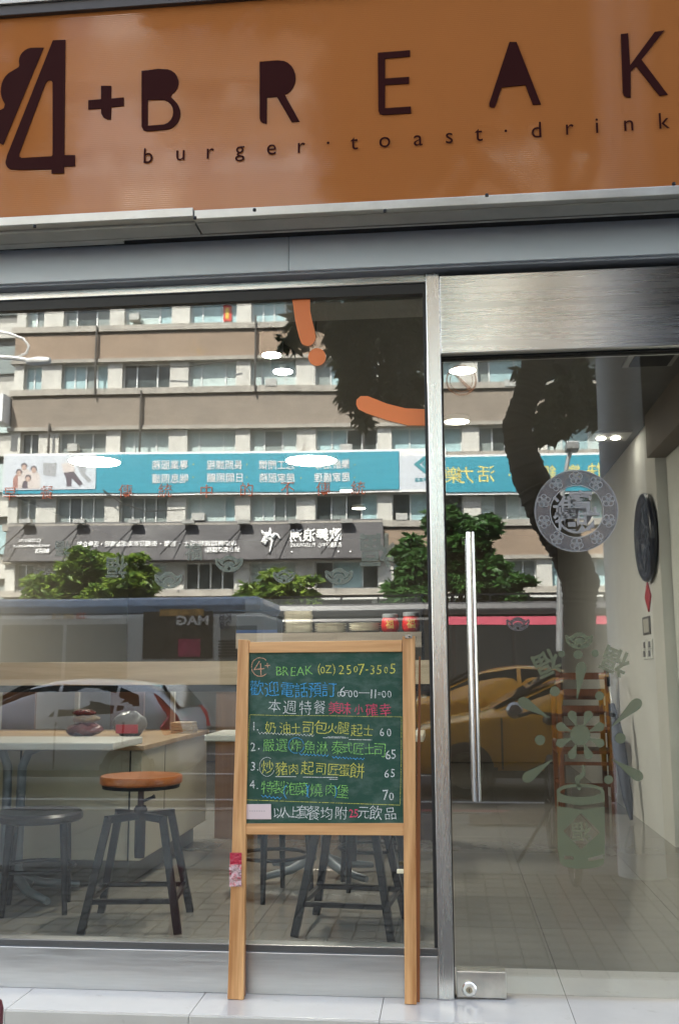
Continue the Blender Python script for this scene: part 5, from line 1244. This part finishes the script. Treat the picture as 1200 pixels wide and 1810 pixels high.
def bus(label, x0, x1_, y, h, body, roofc, stripe=None, ad=False):
    t = thing('city_bus', label, 'bus', (x1_ if ad else x0, -y, ROADZ))
    yb = -y; yf = -y-2.5
    MB().box(x0, x1_, yf, yb, ROADZ+.3, ROADZ+h-.35).build('body', body, t, bevel=.08)
    MB().box(x0+.04, x1_-.04, yf+.05, yb-.03, ROADZ+h-.349, ROADZ+h).build('roof', roofc, t, bevel=.16)
    W_ = mat('bus window', (.20, .21, .195), .15) if ad else mat('dark bus window', (.02, .022, .024), .08)
    x = x0+.35
    while x+1.4 < x1_-1.4:
        o = MB().box(x, x+1.32, yb, yb+.012, ROADZ+1.35, ROADZ+h-.55).build('side_window', W_, t, bevel=.004); x += 1.40
    MB().box(x1_-.9, x1_-.15, yb, yb+.012, ROADZ+1.2, ROADZ+h-.6).build('side_window', W_, t)
    if stripe: MB().box(max(x0, Vm(784, 1100, 21)[0]), x1_, yb+.0, yb+.02, ROADZ+h-.55, ROADZ+h-.36).build('stripe', stripe, t)
    for xx in (x0+2.0, x1_-2.4):
        MB().lathe([(0, -.14), (.34, -.14), (.48, -.1), (.48, .1), (.34, .13), (0, .13)], (xx, yb-.1, ROADZ+.48), 24, 'y').build('wheel', TYRE, t, smooth=True)
    return t
BW = mat('pale bus paint', (.55, .57, .55), .35, coat=.3, var=.04); BR = mat('blue bus roof', (.26, .36, .50), .35, coat=.3); BD = mat('black bus paint', (.018, .018, .02), .25, coat=.5); PK = mat('pink stripe', (.55, .10, .15), .4)
xe = Vm(466, 1100, 17)[0]; zt_ = Vm(200, 1056, 17)[2]-ROADZ
b1 = bus('pale city bus with blue roof and route number standing on the far lane', xe-11.5, xe, 17, zt_, BW, BR, ad=True)
def yw(t, y, items, mt, name, off=.006):
    mb = MB(); k = (y+3.6)/1807
    for s_, px, py, hpx, wpx in items:
        p_ = Vm(px, py, y); v, f = glyph(s_, off); v = v*hpx*k*1.1; v = v-(v.max(0)+v.min(0))/2
        if wpx: v[:, 0] *= wpx*k/(v[:, 0].max()-v[:, 0].min())
        mb.add([(p_[0]-a_, -y+.03, p_[2]+b_) for a_, b_ in v], f)
    return mb.build(name, mt, t)
yw(b1, 17, [('226', 143, 1088, 15, 18)], mat('red led digits', (.6, .04, .03), .5), 'route_number', .02)
yw(b1, 17, [('吳興街', 121, 1089, 11, 22), ('三重', 99, 1089, 11, 18)], mat('amber digits', (.6, .42, .16), .5), 'route_text')
yw(b1, 17, [('KB', 397, 1090, 16, 22), ('28', 397, 1104, 16, 20)], mat('dark bus number', (.03, .05, .1), .5), 'bus_number')
p0, p1 = Vm(252, 1164, 17), Vm(376, 1080, 17)
ad_ = MB().box(p0[0], p1[0], -17, -16.975, p0[2], p1[2]).build('advert_panel', mat('dark advert', (.05, .045, .035), .3, var=.6, vscale=2.5), b1)
yw(b1, 16.96, [('MAG', 340, 1096, 20, 58)], WH, 'advert_lettering', .03)
MB().box(Vm(305, 0, 16.9)[0], Vm(375, 0, 16.9)[0], -16.97, -16.96, Vm(0, 1092, 17)[2], Vm(0, 1080, 17)[2]).build('advert_strip', mat('orange advert strip', (.42, .25, .08), .4, var=.6, vscale=5), b1)
q0, q1 = Vm(312, 1160, 16.9), Vm(352, 1128, 16.9)
MB().box(q0[0], q1[0], -16.965, -16.955, q0[2], q1[2]).build('advert_patch', mat('magenta advert', (.34, .03, .09), .4, var=.5, vscale=4), b1)
q0, q1 = Vm(383, 1160, 16.9), Vm(418, 1128, 16.9)
mb = MB()
for k in range(6):
    z_ = q0[2]+(q1[2]-q0[2])*k/6; mb.box(q0[0], q1[0], -17, -16.97, z_, z_+.03)
tag(mb.build('grille', BLACKM, b1), kind='stuff')
xs = Vm(470, 1100, 21)[0]; zt_ = Vm(900, 1082, 21)[2]-ROADZ
b2 = bus('dark city bus with a pink stripe waiting on the far side', xs, Vm(1080, 1100, 21)[0]+6, 21, zt_+.25, BD, mat('dark bus roof', (.05, .05, .055), .4), PK)
mb = MB(); xr_ = xs
mb.box(xs+.3, xs+17, -21.3, -21.24, ROADZ+zt_+.42, ROADZ+zt_+.46)
while xr_ < xs+17: xr_ += .9; mb.box(xr_, xr_+.05, -21.3, -21.24, ROADZ+zt_+.22, ROADZ+zt_+.42)
mb.build('roof_rail', BLACKM, b2)
# bicycle by the tree
bk = thing('bicycle', 'old bicycle parked on the pavement beside the tree', 'bicycle', (0, 0, 0))
def wheel(cx_, cy_2, nm):
    o = MB().tube([(cx_, cy_2+math.cos(i*PI/16)*.31, .17+math.sin(i*PI/16)*.31) for i in range(32)], .02, 8, closed=True).build('wheel', TYRE, bk, smooth=True)
    mb = MB()
    for i in range(12): a_ = i*PI/6; mb.bar((cx_, cy_2, .17), (cx_, cy_2+math.cos(a_)*.3, .17+math.sin(a_)*.3), .004, .004)
    mb.build('spokes', RIM, o)
q = G(1030, 1588, -.15); xb, yb_ = q[0], -q[1]
wheel(xb, yb_-.31, 0); wheel(xb-.02, yb_-1.35, 1)
FRM = mat('brown bicycle frame', (.16, .09, .05), .4, .3)
MB().tube([(xb, yb_-.31, .17), (xb, yb_-.45, .62), (xb, yb_-.5, .78)], .016, 8).tube([(xb, yb_-.45, .6), (xb-.02, yb_-1.0, .62), (xb-.02, yb_-.92, .14), (xb, yb_-.46, .55)], .016, 8).tube([(xb-.02, yb_-.92, .14), (xb-.02, yb_-1.35, .17), (xb-.02, yb_-1.0, .6)], .012, 8).build('frame', FRM, bk, smooth=True)
MB().tube([(xb-.28, yb_-.42, .80), (xb-.2, yb_-.5, .82), (xb, yb_-.5, .79), (xb+.2, yb_-.5, .82), (xb+.28, yb_-.42, .80)], .012, 8).build('handlebar', BLACKM, bk, smooth=True)
MB().box(xb-.08, xb+.05, yb_-1.15, yb_-.9, .72, .77).build('saddle', BLACKM, bk, bevel=.02)
MB().tube([(xb-.04, yb_-1.1, .2), (xb-.28, yb_-.95, -.14)], .012, 6).build('kickstand', BLACKM, bk)
